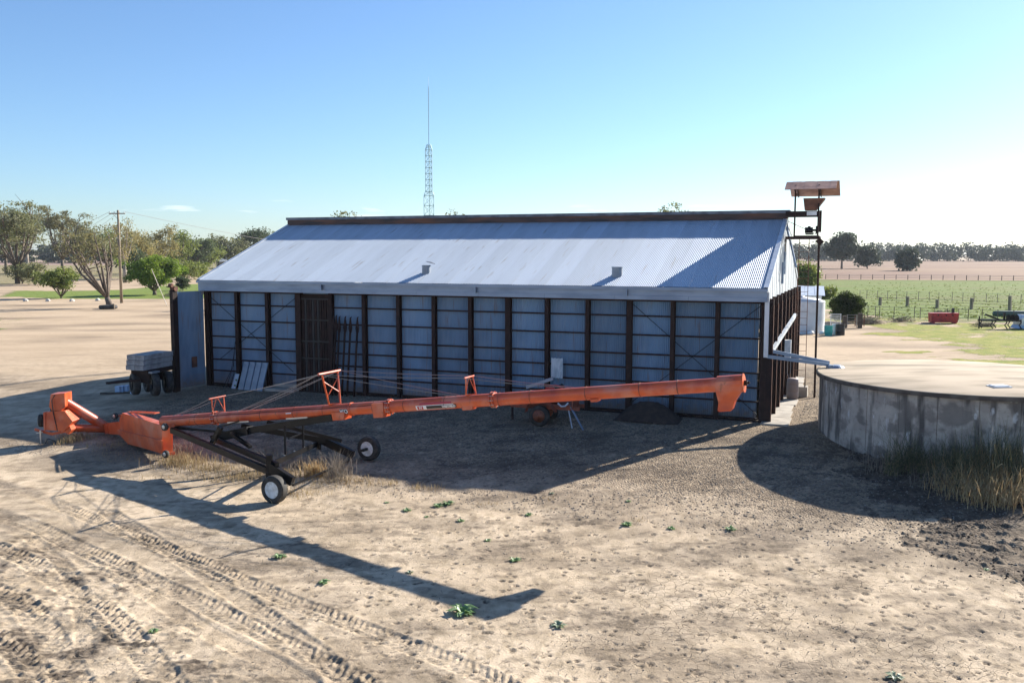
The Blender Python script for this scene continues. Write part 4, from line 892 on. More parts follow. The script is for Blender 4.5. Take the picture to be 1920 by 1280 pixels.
# barrel between the side posts
bp_ = gp(1473, 742); ba = ab(bp_.x, bp_.y)
bar = empty('plastic_barrel', W(.68, 6.2, .054), 0, 'grey brown plastic barrel beside the shed posts under the meter box', 'barrel')
mb = MB(); mb.lathe([(.22, 0), (.25, .05), (.26, .3), (.25, .32), (.26, .34), (.26, .62), (.25, .64), (.26, .66), (.24, .88), (.20, .92), (.001, .92)], n=20); o = mb.build('drum', mat('grey_brown_plastic', (.28, .22, .20), .6), bar, True)

# ------------------------------------------------------------ things leaning on and standing by the front wall
def SL(a, b, z=0): P = W(a, b, z); return P
# six steel stakes with spade tips
sx = [(626, 590), (631, 590), (637, 592), (648, 592), (658, 593), (671, 593)]
stakes = ['first of six dark steel stakes leaning left of the seventh post, nearest the barred bay', 'second dark steel stake from the barred bay, close beside the first', 'third dark steel stake from the barred bay', 'fourth dark steel stake, alone in the middle of the row', 'fifth dark steel stake, second from the right of the row', 'rightmost of the six dark steel stakes leaning on the wall']
for i, (px, py) in enumerate(sx):
    P = pl(px, py, W(0, .02), Vector((UX, UY, 0))); a, b = ab(P.x, P.y)
    mb = MB(); h = P.z; mb.tube((0, -.42, 0), (0, -.03, h - .45), .050, n=8); st = empty('steel_stake', W(a, 0, 0), YAW, stakes[i], 'stake', 'dark steel stakes leaning on the shed wall')
    mb.build('shaft', M['rust_steel'], st, True)
    mb = MB(); mb.prism([(-.085, -.07, h - .55), (-.05, -.07, h - .75), (.05, -.07, h - .75), (.085, -.07, h - .55), (.02, -.05, h - .12), (.05, -.04, h), (-.02, -.04, h - .06)], (0, .05, 0)); mb.build('spade_tip', M['rust_steel'], st)
# stacked white panels leaning on the third bay
panl = ['leftmost of four pale ribbed panels leaning on the wall', 'second of four pale ribbed panels leaning on the wall', 'third of four pale ribbed panels leaning on the wall', 'rightmost of four pale ribbed panels leaning on the wall']
for i in range(4):
    P = pl(452 + i * 11.6, 728, W(0, -.55), Vector((UX, UY, 0))); a, b = ab(P.x, P.y); e_ = empty('wall_panel_sheet', W(a, -.55, 0), YAW, panl[i], 'panel', 'pale panels leaning on the shed')
    mb = MB(); P0 = [(-.165, 0, .0), (.165, 0, 0), (.215, .45, 1.30), (-.115, .45, 1.30)]
    mb.prism(P0, (0, -.03, 0)); mb.build('sheet', M['dull_panel'], e_); mb = MB(); mb.bar((.15, -.04, 0), (.20, .41, 1.3), .03, .03); mb.build('rib', M['fascia'], e_)
e_ = empty('narrow_panel', W(*ab(*pl(438, 726, W(0, -.4), Vector((UX, UY, 0)))[:2]), 0), YAW, 'narrow pale panel with green marks leaning left of the ribbed panels', 'panel')
mb = MB(); mb.prism([(-.12, 0, 0), (.12, 0, 0), (.14, .3, .68), (-.10, .3, .68)], (0, -.03, 0)); mb.build('sheet', M['zinc_light'], e_)
mb = MB()
for z in (.15, .4): mb.tube((.06, z * .44 - .04, z), (.06, z * .44 - .05, z), .05, n=12)
mb.build('painted_spot', mat('green_mark', (.12, .22, .06), .7), e_)
# loose bent rods beside it
rods = ['bent wire rod leaning nearest the left end of the wall', 'longest bent wire rod, crossing the other rods against the second post', 'short bent wire rod beside the narrow pale panel']
for i, (x0, x1, y1) in enumerate(((418, 440, 655), (424, 441, 640), (430, 438, 668))):
    p = pl(x0, 727, W(0, -.5), Vector((UX, UY, 0))); q = pl(x1, y1, W(0, .0), Vector((UX, UY, 0))); mb = MB(); m_ = p.lerp(q, .5) + Vector((.12, 0, -.06)); mb.path([p, m_, q], .014, 5)
    o = mb.build('wire_rod', M['black_steel']); tag(o, rods[i], 'rod', 'wire rods on the shed wall')
# low concrete sill and rubble at the barred bay
p = gp(530, 733); e_ = empty('concrete_sill', W(*ab(p.x, p.y)[:2], 0), YAW, 'low broken concrete sill lying in front of the third and barred bays', 'sill')
mb = MB(); mb.bb(-1.0, .8, -.25, .3, -.1, .12); mb.build('slab', M['concrete'], e_); mb = MB(); mb.prism([(-.9, .3, .05), (.6, .3, .05), (.5, .5, .40), (-.7, .5, .35)], (0, .1, 0)); mb.build('broken_edge', M['concrete'], e_)
# dark soil heap
hc = gp(1219, 783); ha, hb = ab(hc.x, hc.y); mb = MB(); V = []; Fc = []; nu, nv = 34, 14
for j in range(nv + 1):
    for i in range(nu + 1):
        u, v = i / nu * 2 - 1, j / nv * 2 - 1; zz = .78 * max(0, 1 - max(abs(u) ** 1.6, 0)) ** .8 * (1 - abs(v) ** 1.5) + .07 * (random.random() - .5) * (1 - abs(u)) 
        V.append((u * 1.28, v * .75, min(zz, .70) - .02))
for j in range(nv):
    for i in range(nu): k = j * (nu + 1) + i; Fc.append((k, k + 1, k + nu + 2, k + nu + 1))
mb.add(V, Fc); me = mb.mesh('soil_heap', M['soil_dark'], True); o = obj('soil_heap', me, loc=W(ha, -.85, G(hc.x, hc.y)), rz=YAW); tag(o, 'dark soil heap piled against the shed wall', 'heap')
# ------------------------------------------------------------ orange trailer with engine and chute
tcn = gp(1018, 799); tz = G(tcn.x, tcn.y)
trl = empty('workshop_trailer', (tcn.x, tcn.y + .45, tz), YAW + .05, 'small faded orange two-wheeled trailer carrying an engine and hoses', 'trailer')
class LB(MB): pass
def tbx(name, m, c, d, parent=trl): mb = MB(); mb.box(c, d); return mb.build(name, M[m], parent)
def wheel2(c, r, w, ax, rimmat, parent): return wheel(c, r, w, ax, rimmat, parent, B=MB, hub=.05)
wheel2((.0, -.42, .41), .41, .24, (0, 1, 0), M['rim_rust'], trl); wheel2((.0, .75, .41), .41, .24, (0, 1, 0), M['rim_rust'], trl)
for y in (-.2, .55): tbx('chassis_rail', 'orange_dull', (.15, y, .72), (2.8, .08, .14))
tbx('deck', 'orange_dull', (.35, .17, .82), (1.9, .85, .05)); tbx('tail_board', 'orange_dull', (1.28, .17, .86), (.06, .95, .34))
mb = MB(); mb.path([(-.52, -.42, .55), (-.40, -.42, .90), (-.2, -.42, .98), (.25, -.42, .98), (.45, -.42, .88), (.62, -.42, .62)], .03, 4)
V = []; Fc = []
for k, (x, z) in enumerate(((-.56, .52), (-.42, .88), (-.2, .97), (.25, .97), (.46, .86), (.66, .58))):
    V += [(x, -.58, z), (x, -.26, z), (x, -.26, z + .025), (x, -.58, z + .025)]
    if k: q = (k - 1) * 4; Fc += [(q + i, q + (i + 1) % 4, q + 4 + (i + 1) % 4, q + 4 + i) for i in range(4)]
mb.add(V, Fc); mb.build('mudguard', M['orange_dull'], trl)
mb = MB(); mb.bar((-1.2, -.2, .72), (-1.9, .17, .70), .08); mb.bar((-1.2, .55, .72), (-1.9, .17, .70), .08); mb.bar((-1.25, .0, .75), (-1.25, .0, .12), .07); mb.build('drawbar', M['rust_steel'], trl)
tbx('engine_block', 'black_steel', (.45, .15, 1.12), (.50, .42, .46)); tbx('fuel_tank', 'red', (.30, .10, 1.42), (.34, .30, .14)); tbx('control_box', 'blue_box', (-1.05, -.05, .88), (.32, .2, .12)); tbx('tool_case', 'fascia', (-.55, .0, .98), (.5, .3, .25))
mb = MB(); mb.tube((.50, .2, 1.38), (.78, .1, 1.52), .12, n=14); mb.tube((.70, .3, 1.35), (.70, .3, 1.5), .05, n=8); mb.build('air_filter', M['black_plastic'], trl)
mb = MB()
for k in range(3): mb.path([(.5 + .33 * math.cos(t), -.1 + k * .07, 1.38 + .20 * math.sin(t)) for t in [i * math.pi / 6 for i in range(0, 8)]], .022, 6)
mb.build('hose_loop', M['red'], trl)
mb = MB(); mb.path([(.70, -.3, .92), (.85, -.32, .80), (1.0, -.3, .82), (1.12, -.3, .95)], .035, 6); mb.build('exhaust_pipe', M['zinc_light'], trl)
mb = MB(); mb.bar((1.15, -.2, .85), (1.80, -.62, .0), .05, .05); mb.build('prop_stand', M['fascia'], trl)
mb = MB(); mb.bar((1.05, -.15, .85), (1.32, -.45, .0), .035, .035); mb.build('prop_stand', M['zinc_light'], trl)
mb = MB(); mb.bar((-.7, .1, 1.42), (.35, .25, 1.80), .16, .12); mb.build('loading_chute', M['fascia'], trl)
P = pl(1045, 690, W(0, -.05), Vector((UX, UY, 0))); a, b = ab(P.x, P.y)
M['clear_sheet'] = mat('cloudy_plastic_film', (.50, .60, .66), .25, 0, var=(.30, .40, .48), vscale=6, stretch=(1, 1, .3))
mb = MB(); V = []; Fc = []
for i in range(13):
    x = -.26 + i * .043; y = .025 * math.sin(i * 1.9); V += [(x, y, -.42 + .02 * math.sin(i * 2.3)), (x * 1.02, y * .6, .02), (x, y, .42 + .015 * math.cos(i * 1.7))]
    if i: q = (i - 1) * 3; Fc += [(q, q + 3, q + 4, q + 1), (q + 1, q + 4, q + 5, q + 2)]
mb.add(V, Fc); me = mb.mesh('plastic_film', M['clear_sheet'], True); o = obj('plastic_film', me, loc=W(a, -.08, P.z), rz=YAW); tag(o, 'cloudy clear plastic film hung on the shed wall above the trailer', 'plastic sheet')
# ------------------------------------------------------------ flat trailer stacked with sleepers, left of the shed
TTH = math.radians(73); t2 = empty('flatbed_trailer', (-16.55, 40.6, 0), TTH, 'low flatbed trailer parked just left of the open door leaf', 'trailer')
zt = 1.94 - .70; TLN = 2.02
mb = MB(); mb.bb(.25, TLN, .05, .95, zt - .22, zt - .02); mb.build('deck', M['rust_steel'], t2)
for x, y in ((.55, .02), (1.45, .02), (.55, 1.1), (1.45, 1.1)): wheel2((x, y - .1, .52), .52, .30, (-.8, .6, 0), M['black_steel'], t2)
mb = MB(); mb.bar((.3, .5, .75), (-.5, 1.6, .66), .14, .10); mb.bar((.9, .8, .75), (-.5, 1.7, .66), .10, .10); mb.build('drawbar', M['rust_steel'], t2)
mb = MB(); mb.bb(.30, .80, -.18, .16, 1.06, 1.14); mb.build('mudguard', M['dull_panel'], t2)
for i in range(2): mb = MB(); mb.bb(.4 + i * 1.1, .5 + i * 1.1, 0.1, .9, .6, zt - .222); mb.build('bolster', M['rust_steel'], t2)
nm = {0: 'bottom', 1: 'middle', 2: 'top'}
cT, sT = math.cos(TTH), math.sin(TTH)
for lay in range(3):
    for j in range(2):
        o = MB(); o.bb(0, TLN, .005, .465, 0, .215); me = o.mesh('sleeper', M['grey_slab']); lx, ly = (-.02 * (2 - lay), j * .475 + .02 * (2 - lay) * (1 if j else 1))
        s_ = obj('sleeper', me, loc=(-16.55 + cT * lx - sT * ly, 40.6 + sT * lx + cT * ly, zt + lay * .232 - .01), rz=TTH)
        tag(s_, f'grey sleeper in the {nm[lay]} layer of the trailer stack, {"left" if j else "right"} one of the pair', 'sleeper', 'grey sleepers stacked on the flatbed')
for i, (px, py, w) in enumerate(((222, 731, .17), (230, 730, .11), (238, 729, .11), (255, 727, .13))):
    p = gp(px, py + 4); mb = MB(); mb.bb(-w / 2 * 1.3, w / 2 * 1.3, -.12, .12, 0, .26); mb.bb(-w / 2 * 1.4, w / 2 * 1.4, -.13, .13, .262, .29)
    o = mb.build('plastic_crate', M['blue_box']); o.location = p; tag(o, ['pale blue crate farthest left beside the flatbed drawbar', 'thin pale blue crate second from the left by the drawbar', 'thin pale blue crate third from the left by the drawbar', 'pale blue crate nearest the flatbed wheel'][i], 'crate', 'pale blue crates by the flatbed')
p = gp(252, 738); mb = MB(); mb.lathe([(.16, 0), (.20, .05), (.12, .16), (.001, .2)], n=10); o = mb.build('crumpled_bag', M['blue_box']); o.location = p; tag(o, 'crumpled pale blue bag on the gravel beside the trailer wheel', 'bag')
p = gp(225, 738); mb = MB(); mb.bb(-.9, .55, -.05, .05, 0, .07); o = mb.build('timber_plank', M['dark_timber'], ); o.location = p; o.rotation_euler = (0, 0, .1); tag(o, 'dark plank lying in front of the pale blue crates', 'plank')
# dark tank behind the left end of the shed
p = W(LL - .55, 5.0); mb = MB(); mb.lathe([(.72, 0), (.72, 4.3), (.70, 4.6), (.60, 4.85), (.35, 5.02), (.001, 5.06)], n=28)
o = mb.build('dark_silo', M['black_plastic'], smooth=True); o.location = p; tag(o, 'dark rounded plastic silo standing just behind the left end of the shed', 'silo')
# ------------------------------------------------------------ aerial mast
mp0 = pY(805.5, 480, 62); mast = empty('aerial_mast', (mp0.x, 62, 0), 0, 'slim lattice radio mast with a whip aerial rising behind the roof', 'mast')
def zof(y): return CAM_H + (480 - y) * 62 / F_PX * 1.0
def lattice(z0, z1, w0, w1, n):
    mb = MB(); c = [(-.5, -.29), (.5, -.29), (0, .58)]
    for i in range(3): mb.tube((c[i][0] * w0, c[i][1] * w0, z0), (c[i][0] * w1, c[i][1] * w1, z1), .026, n=5)
    mb.build('mast_leg', M['mast'], mast)
    for k in range(n):
        mb = MB(); za, zb = z0 + (z1 - z0) * k / n, z0 + (z1 - z0) * (k + 1) / n; wa, wb = w0 + (w1 - w0) * k / n, w0 + (w1 - w0) * (k + 1) / n
        for i in range(3):
            j = (i + 1) % 3; P = lambda q, w, z: (c[q][0] * w, c[q][1] * w, z)
            mb.tube(P(i, wa, za), P(j, wa, za), .014, n=4); mb.tube(P(i, wa, za), P(j, wb, zb), .011, n=4); mb.tube(P(j, wa, za), P(i, wb, zb), .011, n=4)
        o = mb.build('lattice_bracing', M['mast'], mast)
lattice(0, zof(374), .66, .66, 16); lattice(zof(374), zof(366), .66, .44, 1); lattice(zof(366), zof(290), .44, .44, 7); lattice(zof(290), zof(280), .44, .22, 1)
mb = MB(); mb.tube((0, 0, zof(300)), (0, 0, zof(176)), .026, n=6); mb.tube((0, 0, zof(176)), (0, 0, zof(158)), .012, n=5); mb.build('whip_aerial', M['mast'], mast)
# ------------------------------------------------------------ beyond the yard on the right
def on(o, P, rz=0): o.location = P; o.rotation_euler = (0, 0, rz); return o
tp = gp(1513, 626); tk = empty('rainwater_tank', (tp.x, tp.y + 1.9, 0), 0, 'cream corrugated rainwater tank behind the shed beside the teal drum', 'water tank')
prof = [(1.98, 0)]; z = 0.0
while z < 2.45: prof += [(1.98, z + .04), (1.94, z + .10)]; z += .12
prof += [(1.98, 2.55), (1.90, 2.66)]
mb = MB(); mb.lathe(prof, n=48, caps=False); mb.build('tank_wall', M['tank_white'], tk, True); mb = MB(); mb.lathe([(1.90, 2.66), (1.2, 2.86), (.3, 2.95), (.28, 3.02), (.001, 3.03)], n=48); mb.build('tank_lid', M['tank_white'], tk, True)
# small shed behind the tank
sp_ = gp(1530, 612); ss = empty('lean_to_shed', (sp_.x - 2.0, sp_.y + 3, 0), -.3, 'low lean-to shed with a pale grey skillion roof behind the cream tank', 'shed')
mb = MB(); mb.bb(-3.2, 3.2, -1.8, 1.8, 0, 2.7); mb.build('wall', M['zinc_gable'], ss)
for i in range(8): mb = MB(); x0 = -3.5 + i * .875; mb.prism([(x0, -2.1, 2.75), (x0 + .86, -2.1, 2.75), (x0 + .86, 2.1, 3.45), (x0, 2.1, 3.45)], (0, 0, .03 + .02 * (i % 2))); mb.build('roof_sheet', M['zinc_light'], ss)
# drums
def drum(px, py, r, h, m, name, label, cat='drum', taper=1.0, Yoff=0):
    p = gp(px, py); mb = MB(); mb.lathe([(r * taper, 0), (r * taper, .04), (r, h * .33), (r * 1.03, h * .35), (r, h * .38), (r, h * .66), (r * 1.03, h * .68), (r, h * .71), (r, h - .04), (r * 1.02, h - .02), (r * 1.02, h), (r * .9, h), (r * .88, h - .06), (.001, h - .06)], n=22)
    o = mb.build(name, M[m], smooth=True); autosmooth(o.data); o.location = p; tag(o, label, cat); return o
drum(1553, 629, .33, .80, 'teal', 'teal_drum', 'open teal plastic drum in front of the cream tank', taper=.88); drum(1565, 627, .24, .86, 'white', 'white_drum', 'slim white drum between the teal and the black drums')
drum(1575, 628, .36, .88, 'black_plastic', 'black_drum', 'black drum at the right end of the three drums')
for px, lb in ((1520, 'crumpled white sack at the foot of the cream tank'), (1541, 'small pale tub between the cream tank and the teal drum')):
    p = gp(px, 627); mb = MB(); mb.lathe([(.22, 0), (.28, .12), (.20, .26), (.001, .3)], n=10); o = mb.build('feed_sack' if px == 1520 else 'feed_tub', M['white'], smooth=True); o.location = p; tag(o, lb, 'sack' if px == 1520 else 'tub')
# yard gates by the hedge
def gate(px0, px1, py, h, m, label, nr=5, mesh=False):
    p, q = gp(px0, py), gp(px1, py); e_ = empty('yard_gate', p, math.atan2(q.y - p.y, q.x - p.x), label, 'gate'); L = (q - p).length
    for x in (0, L): mb = MB(); mb.tube((x, 0, 0), (x, 0, h), .035, n=6); mb.build('gate_post', M[m], e_)
    for i in range(nr): mb = MB(); z = .15 + (h - .17) * i / (nr - 1); mb.tube((.03, 0, z), (L - .03, 0, z), .022, n=5); mb.build('gate_rail', M[m], e_)
    if mesh:
        for i in range(10): mb = MB(); x = L * (i + .5) / 10; mb.tube((x, 0, .15), (x, 0, h - .02), .012, n=4); mb.build('gate_bar', M[m], e_)
    return e_
gate(1557, 1576, 612, 1.15, 'white', 'white mesh gate panel leaning behind the white drum', 5, True); gate(1588, 1606, 614, 1.15, 'wire', 'grey pipe gate in front of the clipped dark hedge', 5); gate(1603, 1620, 612, 1.05, 'rust_light', 'rusty pipe gate at the right foot of the hedge', 4)
for px, lb in ((1583, 'dark upright timber post left of the grey pipe gate'), (1612, 'thick dark timber post right of the hedge')):
    p = gp(px, 615); mb = MB(); mb.bb(-.16, .16, -.14, .14, 0, 1.3 if px > 1600 else 1.1); o = mb.build('timber_post', M['dark_timber']); o.location = p; tag(o, lb, 'post')
# fences: single posts and rails as parts
def fence(name, pts, posts, h, rails, postm, railm, label, pw=.032, hs=None, rail_r=.015):
    P0 = gp(*pts[0]); P1 = gp(*pts[1]); an = math.atan2(P1.y - P0.y, P1.x - P0.x); L = (P1 - P0).length
    e_ = empty(name, P0, an, label, 'fence')
    xs_ = []
    for i, px in enumerate(posts):
        t = (px - pts[0][0]) / (pts[1][0] - pts[0][0]); py = pts[0][1] + t * (pts[1][1] - pts[0][1]); Q = gp(px, py); x = (Q - P0).length * (1 if px >= pts[0][0] else -1); hh = h if hs is None else hs[i % len(hs)]
        mb = MB(); mb.bb(x - pw, x + pw, -pw, pw, 0, hh)
        if hs is not None: mb = MB(); mb.bar((x, 0, 0), (x + .06 * math.sin(i * 3), 0, hh), pw * 2, pw * 2)
        mb.build('fence_post', M[postm], e_); xs_.append(x)
    for z in rails:
        for a_, b_ in zip(xs_[:-1], xs_[1:]): mb = MB(); mb.tube((a_, 0, z), (b_, 0, z + .0), rail_r, n=4); mb.build('fence_rail', M[railm], e_)
M['gal_pipe'] = mat('weathered_pipe', (.20, .19, .17), .6, .3); M['dark_pipe'] = mat('dark_rusty_pipe', (.13, .11, .085), .7)
def fence2(name, y0, y1, x0, x1, posts, h, rails, postm, railm, label, **k): fence(name, ((x0, y0), (x1, y1)), posts, h, rails, postm, railm, label, **k)
fence2('pipe_fence', 594, 604, 1600, 1940, [1612, 1627, 1641, 1649, 1676, 1714, 1725, 1752, 1776, 1797, 1815, 1841, 1870, 1900, 1935], 1.15, (.22, .52, .82, 1.10), 'dark_pipe', 'gal_pipe', 'nearest rusty pipe fence passing behind the red implement')
fence2('timber_post_fence', 572, 585, 1640, 1940, [1650, 1701, 1757, 1821, 1893, 1950], 1.2, (.35, .7, 1.0), 'timber', 'dark_pipe', 'middle fence of thick leaning timber posts and rails', pw=.15, hs=[1.05, 1.25, 1.0, 1.35, 1.75, 1.3], rail_r=.016)
fence2('steel_post_fence', 560, 570, 1608, 1960, [1612, 1625, 1645, 1664, 1681, 1700, 1722, 1742, 1760, 1785, 1805, 1826, 1849, 1870, 1892, 1914, 1940], 1.25, (.3, .6, .9, 1.2), 'dark_pipe', 'wire', 'farthest light fence of steel posts and wires', pw=.03, rail_r=.009)
fence2('boundary_fence', 523.5, 527, 1545, 1990, list(range(1548, 1990, 22)), 1.3, (.5, .9, 1.25), 'dark_timber', 'wire', 'distant fence line between the green paddock and the stubble', pw=.07, rail_r=.03)
# red implement
rp_ = gp(1768, 606); re_ = empty('seed_box', rp_, -.05, 'long red seed box implement standing on the grass by the fence', 'implement')
mb = MB(); mb.prism([(-1.2, -.35, .10), (1.2, -.35, .10), (1.28, -.42, .95), (-1.28, -.42, .95)], (0, .75, 0)); mb.build('hopper', M['red'], re_)
mb = MB(); mb.bb(-1.32, 1.32, -.46, .40, .951, .99); mb.build('lid', M['red'], re_)
for x in (-1.0, 1.0): mb = MB(); mb.bb(x - .1, x + .1, -.40, .3, -.02, .10); mb.build('foot', M['red'], re_)
mb = MB(); mb.bb(.78, .98, -.1, .1, .99, 1.45); mb.build('breather', M['black_plastic'], re_)
mb = MB(); mb.bar((-1.25, -.3, .06), (-2.2, -.5, .05), .07); mb.build('tow_bar', M['black_steel'], re_)
for x in (-.65, .1, .7): mb = MB(); mb.bb(x - .04, x + .04, -.475, -.44, .70, .86); mb.build('latch', M['black_steel'], re_)
# black cultivator
cp_ = gp(1873, 616); cu = empty('cultivator', cp_, -.08, 'rusty black tyned cultivator parked on the grass near the right edge', 'cultivator')
for y in (-.5, .3): mb = MB(); mb.bar((-1.7, y, .75), (1.6, y, .75), .12, .12); mb.build('frame_bar', M['black_steel'], cu)
for i in range(6):
    x = -1.5 + i * .6; y = -.5 if i % 2 else .3; mb = MB(); mb.path([(x, y, .75), (x + .1, y - .05, .60), (x - .1, y - .1, .35), (x + .12, y - .1, .05)], .05, 5); mb.build('tyne', M['black_steel'], cu)
mb = MB(); mb.bar((-1.3, -.2, 1.25), (.1, .0, .75), .16, .14); mb.build('drawbar', M['black_steel'], cu); mb = MB(); mb.bar((-1.7, 0, 0), (-1.7, 0, 1.1), .09); mb.build('parking_stand', M['black_steel'], cu)
mb = MB(); mb.bar((.4, 0, .75), (.4, 0, 1.45), .14); mb.build('hitch_mast', M['black_steel'], cu)
for x in (.7, 1.05, 1.4): mb = MB(); mb.lathe([(.02, -.02), (.30, -.02), (.32, 0), (.30, .02), (.02, .02)], (x, -.1, .95), (1, .25, 0), 16); mb.build('disc', M['black_steel'], cu)
# trough and tank trailer at the edge
tr_ = gp(1905, 600); mb = MB(); mb.lathe([(.001, -2.3), (.26, -2.25), (.31, -2.0), (.31, 2.6), (.26, 2.9), (.001, 2.95)], (0, 0, .62), (1, 0, 0), 20); o = mb.build('green_tank', M['green_paint'], smooth=True); o.location = tr_; tag(o, 'long dark green tank lying behind the cultivator', 'tank')
ut = gp(1925, 616); e_ = empty('spray_unit', ut, .1, 'pale blue sprayer half out of frame right of the cultivator', 'sprayer')
mb = MB(); mb.prism([(-.9, -.6, .35), (.9, -.6, .35), (.9, -.6, 1.15), (-.5, -.6, 1.25), (-.9, -.6, .9)], (0, 1.2, 0)); mb.build('body', M['white'], e_); mb = MB(); mb.prism([(-1.15, -.62, .05), (1, -.62, .05), (1, -.62, .34), (-.95, -.62, .34)], (0, 1.24, 0)); mb.build('skirt', M['blue_box'], e_)
for y in (-.7, .7): mb = MB(); mb.lathe([(.12, -.08), (.28, -.09), (.32, 0), (.28, .09), (.12, .08)], (.4, y, .32), (0, 1, 0), 18); mb.build('wheel', M['rubber'], e_)
# ------------------------------------------------------------ left yard: pole, wires, stay, rocks, house
pp = gp(228, 568); pt = pY(229, 394, pp.y); PH = pt.z
po = empty('power_pole', pp, 0, 'tall weathered timber power pole with one cross-arm at the edge of the lawn', 'power pole')
mb = MB(); mb.tube((0, 0, -.3), (0, 0, PH), .19, .13, n=12); mb.build('pole', M['timber'], po, True)
mb = MB(); mb.box((-.05, -.18, PH - .45), (2.1, .12, .14)); mb.build('cross_arm', M['timber'], po)
for x in (-.95, -.35, .3, .85): mb = MB(); mb.lathe([(.02, 0), (.06, .05), (.03, .1), (.06, .15), (.001, .2)], (x, -.18, PH - .38), n=8); mb.build('insulator', M['white'], po)
mb = MB(); mb.bar((-.6, -.12, PH - .5), (0, -.1, PH - 1.2), .04); mb.build('arm_brace', M['timber'], po)
wl_ = ['uppermost power line running left from the pole', 'second power line running left from the pole', 'third power line running left from the pole', 'power line running right from the pole to the house']
for i, (x, dx, dy, dz) in enumerate(((-.95, -46, 60, -3.4), (-.35, -44, 60, -4.6), (.3, -42, 60, -5.8), (.85, 34, 60, -6.0))):
    p = Vector((pp.x + x, pp.y - .18, PH - .2)); q = p + Vector((dx, dy, dz)); mb = MB(); mb.path([p.lerp(q, t / 10) - Vector((0, 0, 1.2 * math.sin(math.pi * t / 10))) for t in range(11)], .022, 4); o = mb.build('power_line', M['wire']); tag(o, wl_[i], 'power line', 'power lines from the timber pole')
sb, st_ = gp(313, 573), pY(284, 504, 104); mb = MB(); mb.tube(sb, st_, .045, .03, n=8); o = mb.build('stay_pole', M['white']); tag(o, 'pale leaning stay pole in front of the lime green shrub', 'pole')
rk = ['white painted rock at the left end of the lawn edge', 'white painted rock second from the left on the lawn edge', 'white painted rock third from the left below the bushy shrub', 'white painted rock nearest the leaning tree']
for i, (x, y) in enumerate(((48, 565), (90, 565), (135, 565), (183, 564))):
    mb = MB(); r = .34; V = []
    mb.lathe([(r * .9, 0), (r * 1.05, .1), (r * .8, .25), (r * .3, .36), (.001, .37)], n=9); mb.v = [(a_ * (1 + .2 * math.sin(i + a_ * 9)), b_, c_) for a_, b_, c_ in mb.v]; o = mb.build('rock', M['rock']); o.location = gp(x, y); o.rotation_euler = (0, 0, i * 1.3); tag(o, rk[i], 'rock', 'white rocks along the lawn edge')
tu = gp(203, 579); e_ = empty('tractor_tyre', tu, 0, 'old black tractor tyre lying round the foot of the leaning tree', 'tyre'); mb = MB(); mb.lathe([(.55, .0), (.95, .05), (1.05, .2), (.95, .42), (.6, .48), (.5, .3)], n=26, caps=False); mb.build('tyre', M['rubber'], e_, True); mb = MB(); mb.prism([(.6, -.5, 0), (1.0, -.6, 0), (.98, -.6, .62), (.65, -.5, .6)], (0, .1, 0)); mb.build('timber_edge', M['timber'], e_)
hs_ = gp(455, 503); h_ = empty('farmhouse', (hs_.x - 5, hs_.y + 8, 0), .2, 'low farmhouse with a grey hip roof showing left of the shed', 'house')
mb = MB(); mb.bb(-8, 8, -5, 5, 0, 2.9); mb.build('wall', M['brick'], h_); mb = MB(); A_ = [(-9, -6, 2.85), (9, -6, 2.85), (9, 6, 2.85), (-9, 6, 2.85), (-4, 0, 4.9), (4, 0, 4.9)]; mb.add(A_, [(0, 1, 5, 4), (1, 2, 5), (2, 3, 4, 5), (3, 0, 4), (3, 2, 1, 0)]); rf = mb.build('roof', M['house_roof'], h_)
mb = MB(); mb.bb(-6.4, -6.1, -1, -.7, 3.6, 5.0); mb.build('flue', M['white'], rf)
for x in (-5, 0, 5): mb = MB(); mb.bb(x - .7, x + .7, -5.05, -4.99, 1, 2.2); mb.build('window', M['black_plastic'], h_)
# ------------------------------------------------------------ trees and shrubs
def quads_mesh(name, C, Nn, U, S, m, mi=None):
    """many small leaf faces: centres, normals, a direction and half sizes"""
    Vv = np.cross(Nn, U); n = len(C)
    S = S[:, None]
    V = np.stack([C - U * S - Vv * S * .35, C + Vv * S * .62, C + U * S - Vv * S * .10, C - Vv * S * .62], 1).reshape(-1, 3)
    me = bpy.data.meshes.new(name); me.vertices.add(4 * n); me.vertices.foreach_set('co', V.astype(np.float32).ravel()); me.loops.add(4 * n); me.loops.foreach_set('vertex_index', np.arange(4 * n, dtype=np.int32))
    me.polygons.add(n); me.polygons.foreach_set('loop_start', np.arange(0, 4 * n, 4, dtype=np.int32)); me.update(calc_edges=True)
    me.materials.append(m); return me
def unit(a): return a / np.maximum(np.linalg.norm(a, axis=1, keepdims=True), 1e-9)
def leaves(name, centres, radii, per, size, m, droop=0.0, flat=.7):
    Cs = []
    for c, r, k in zip(centres, radii, per):
        p = rng.normal(size=(k, 3)); p = unit(p) * (rng.random((k, 1)) ** .45) * r; p[:, 2] *= flat
        if droop: p[:, 2] -= rng.random(k) ** 1.5 * droop * r
        Cs.append(p + np.array(c))
    C = np.concatenate(Cs); n = len(C)
    U = rng.normal(size=(n, 3)); U[:, 2] -= droop * 2.5; U = unit(U); Nn = unit(np.cross(U, rng.normal(size=(n, 3)))); S = size * (.6 + .8 * rng.random(n))
    return quads_mesh(name, C, Nn, U, S, m)
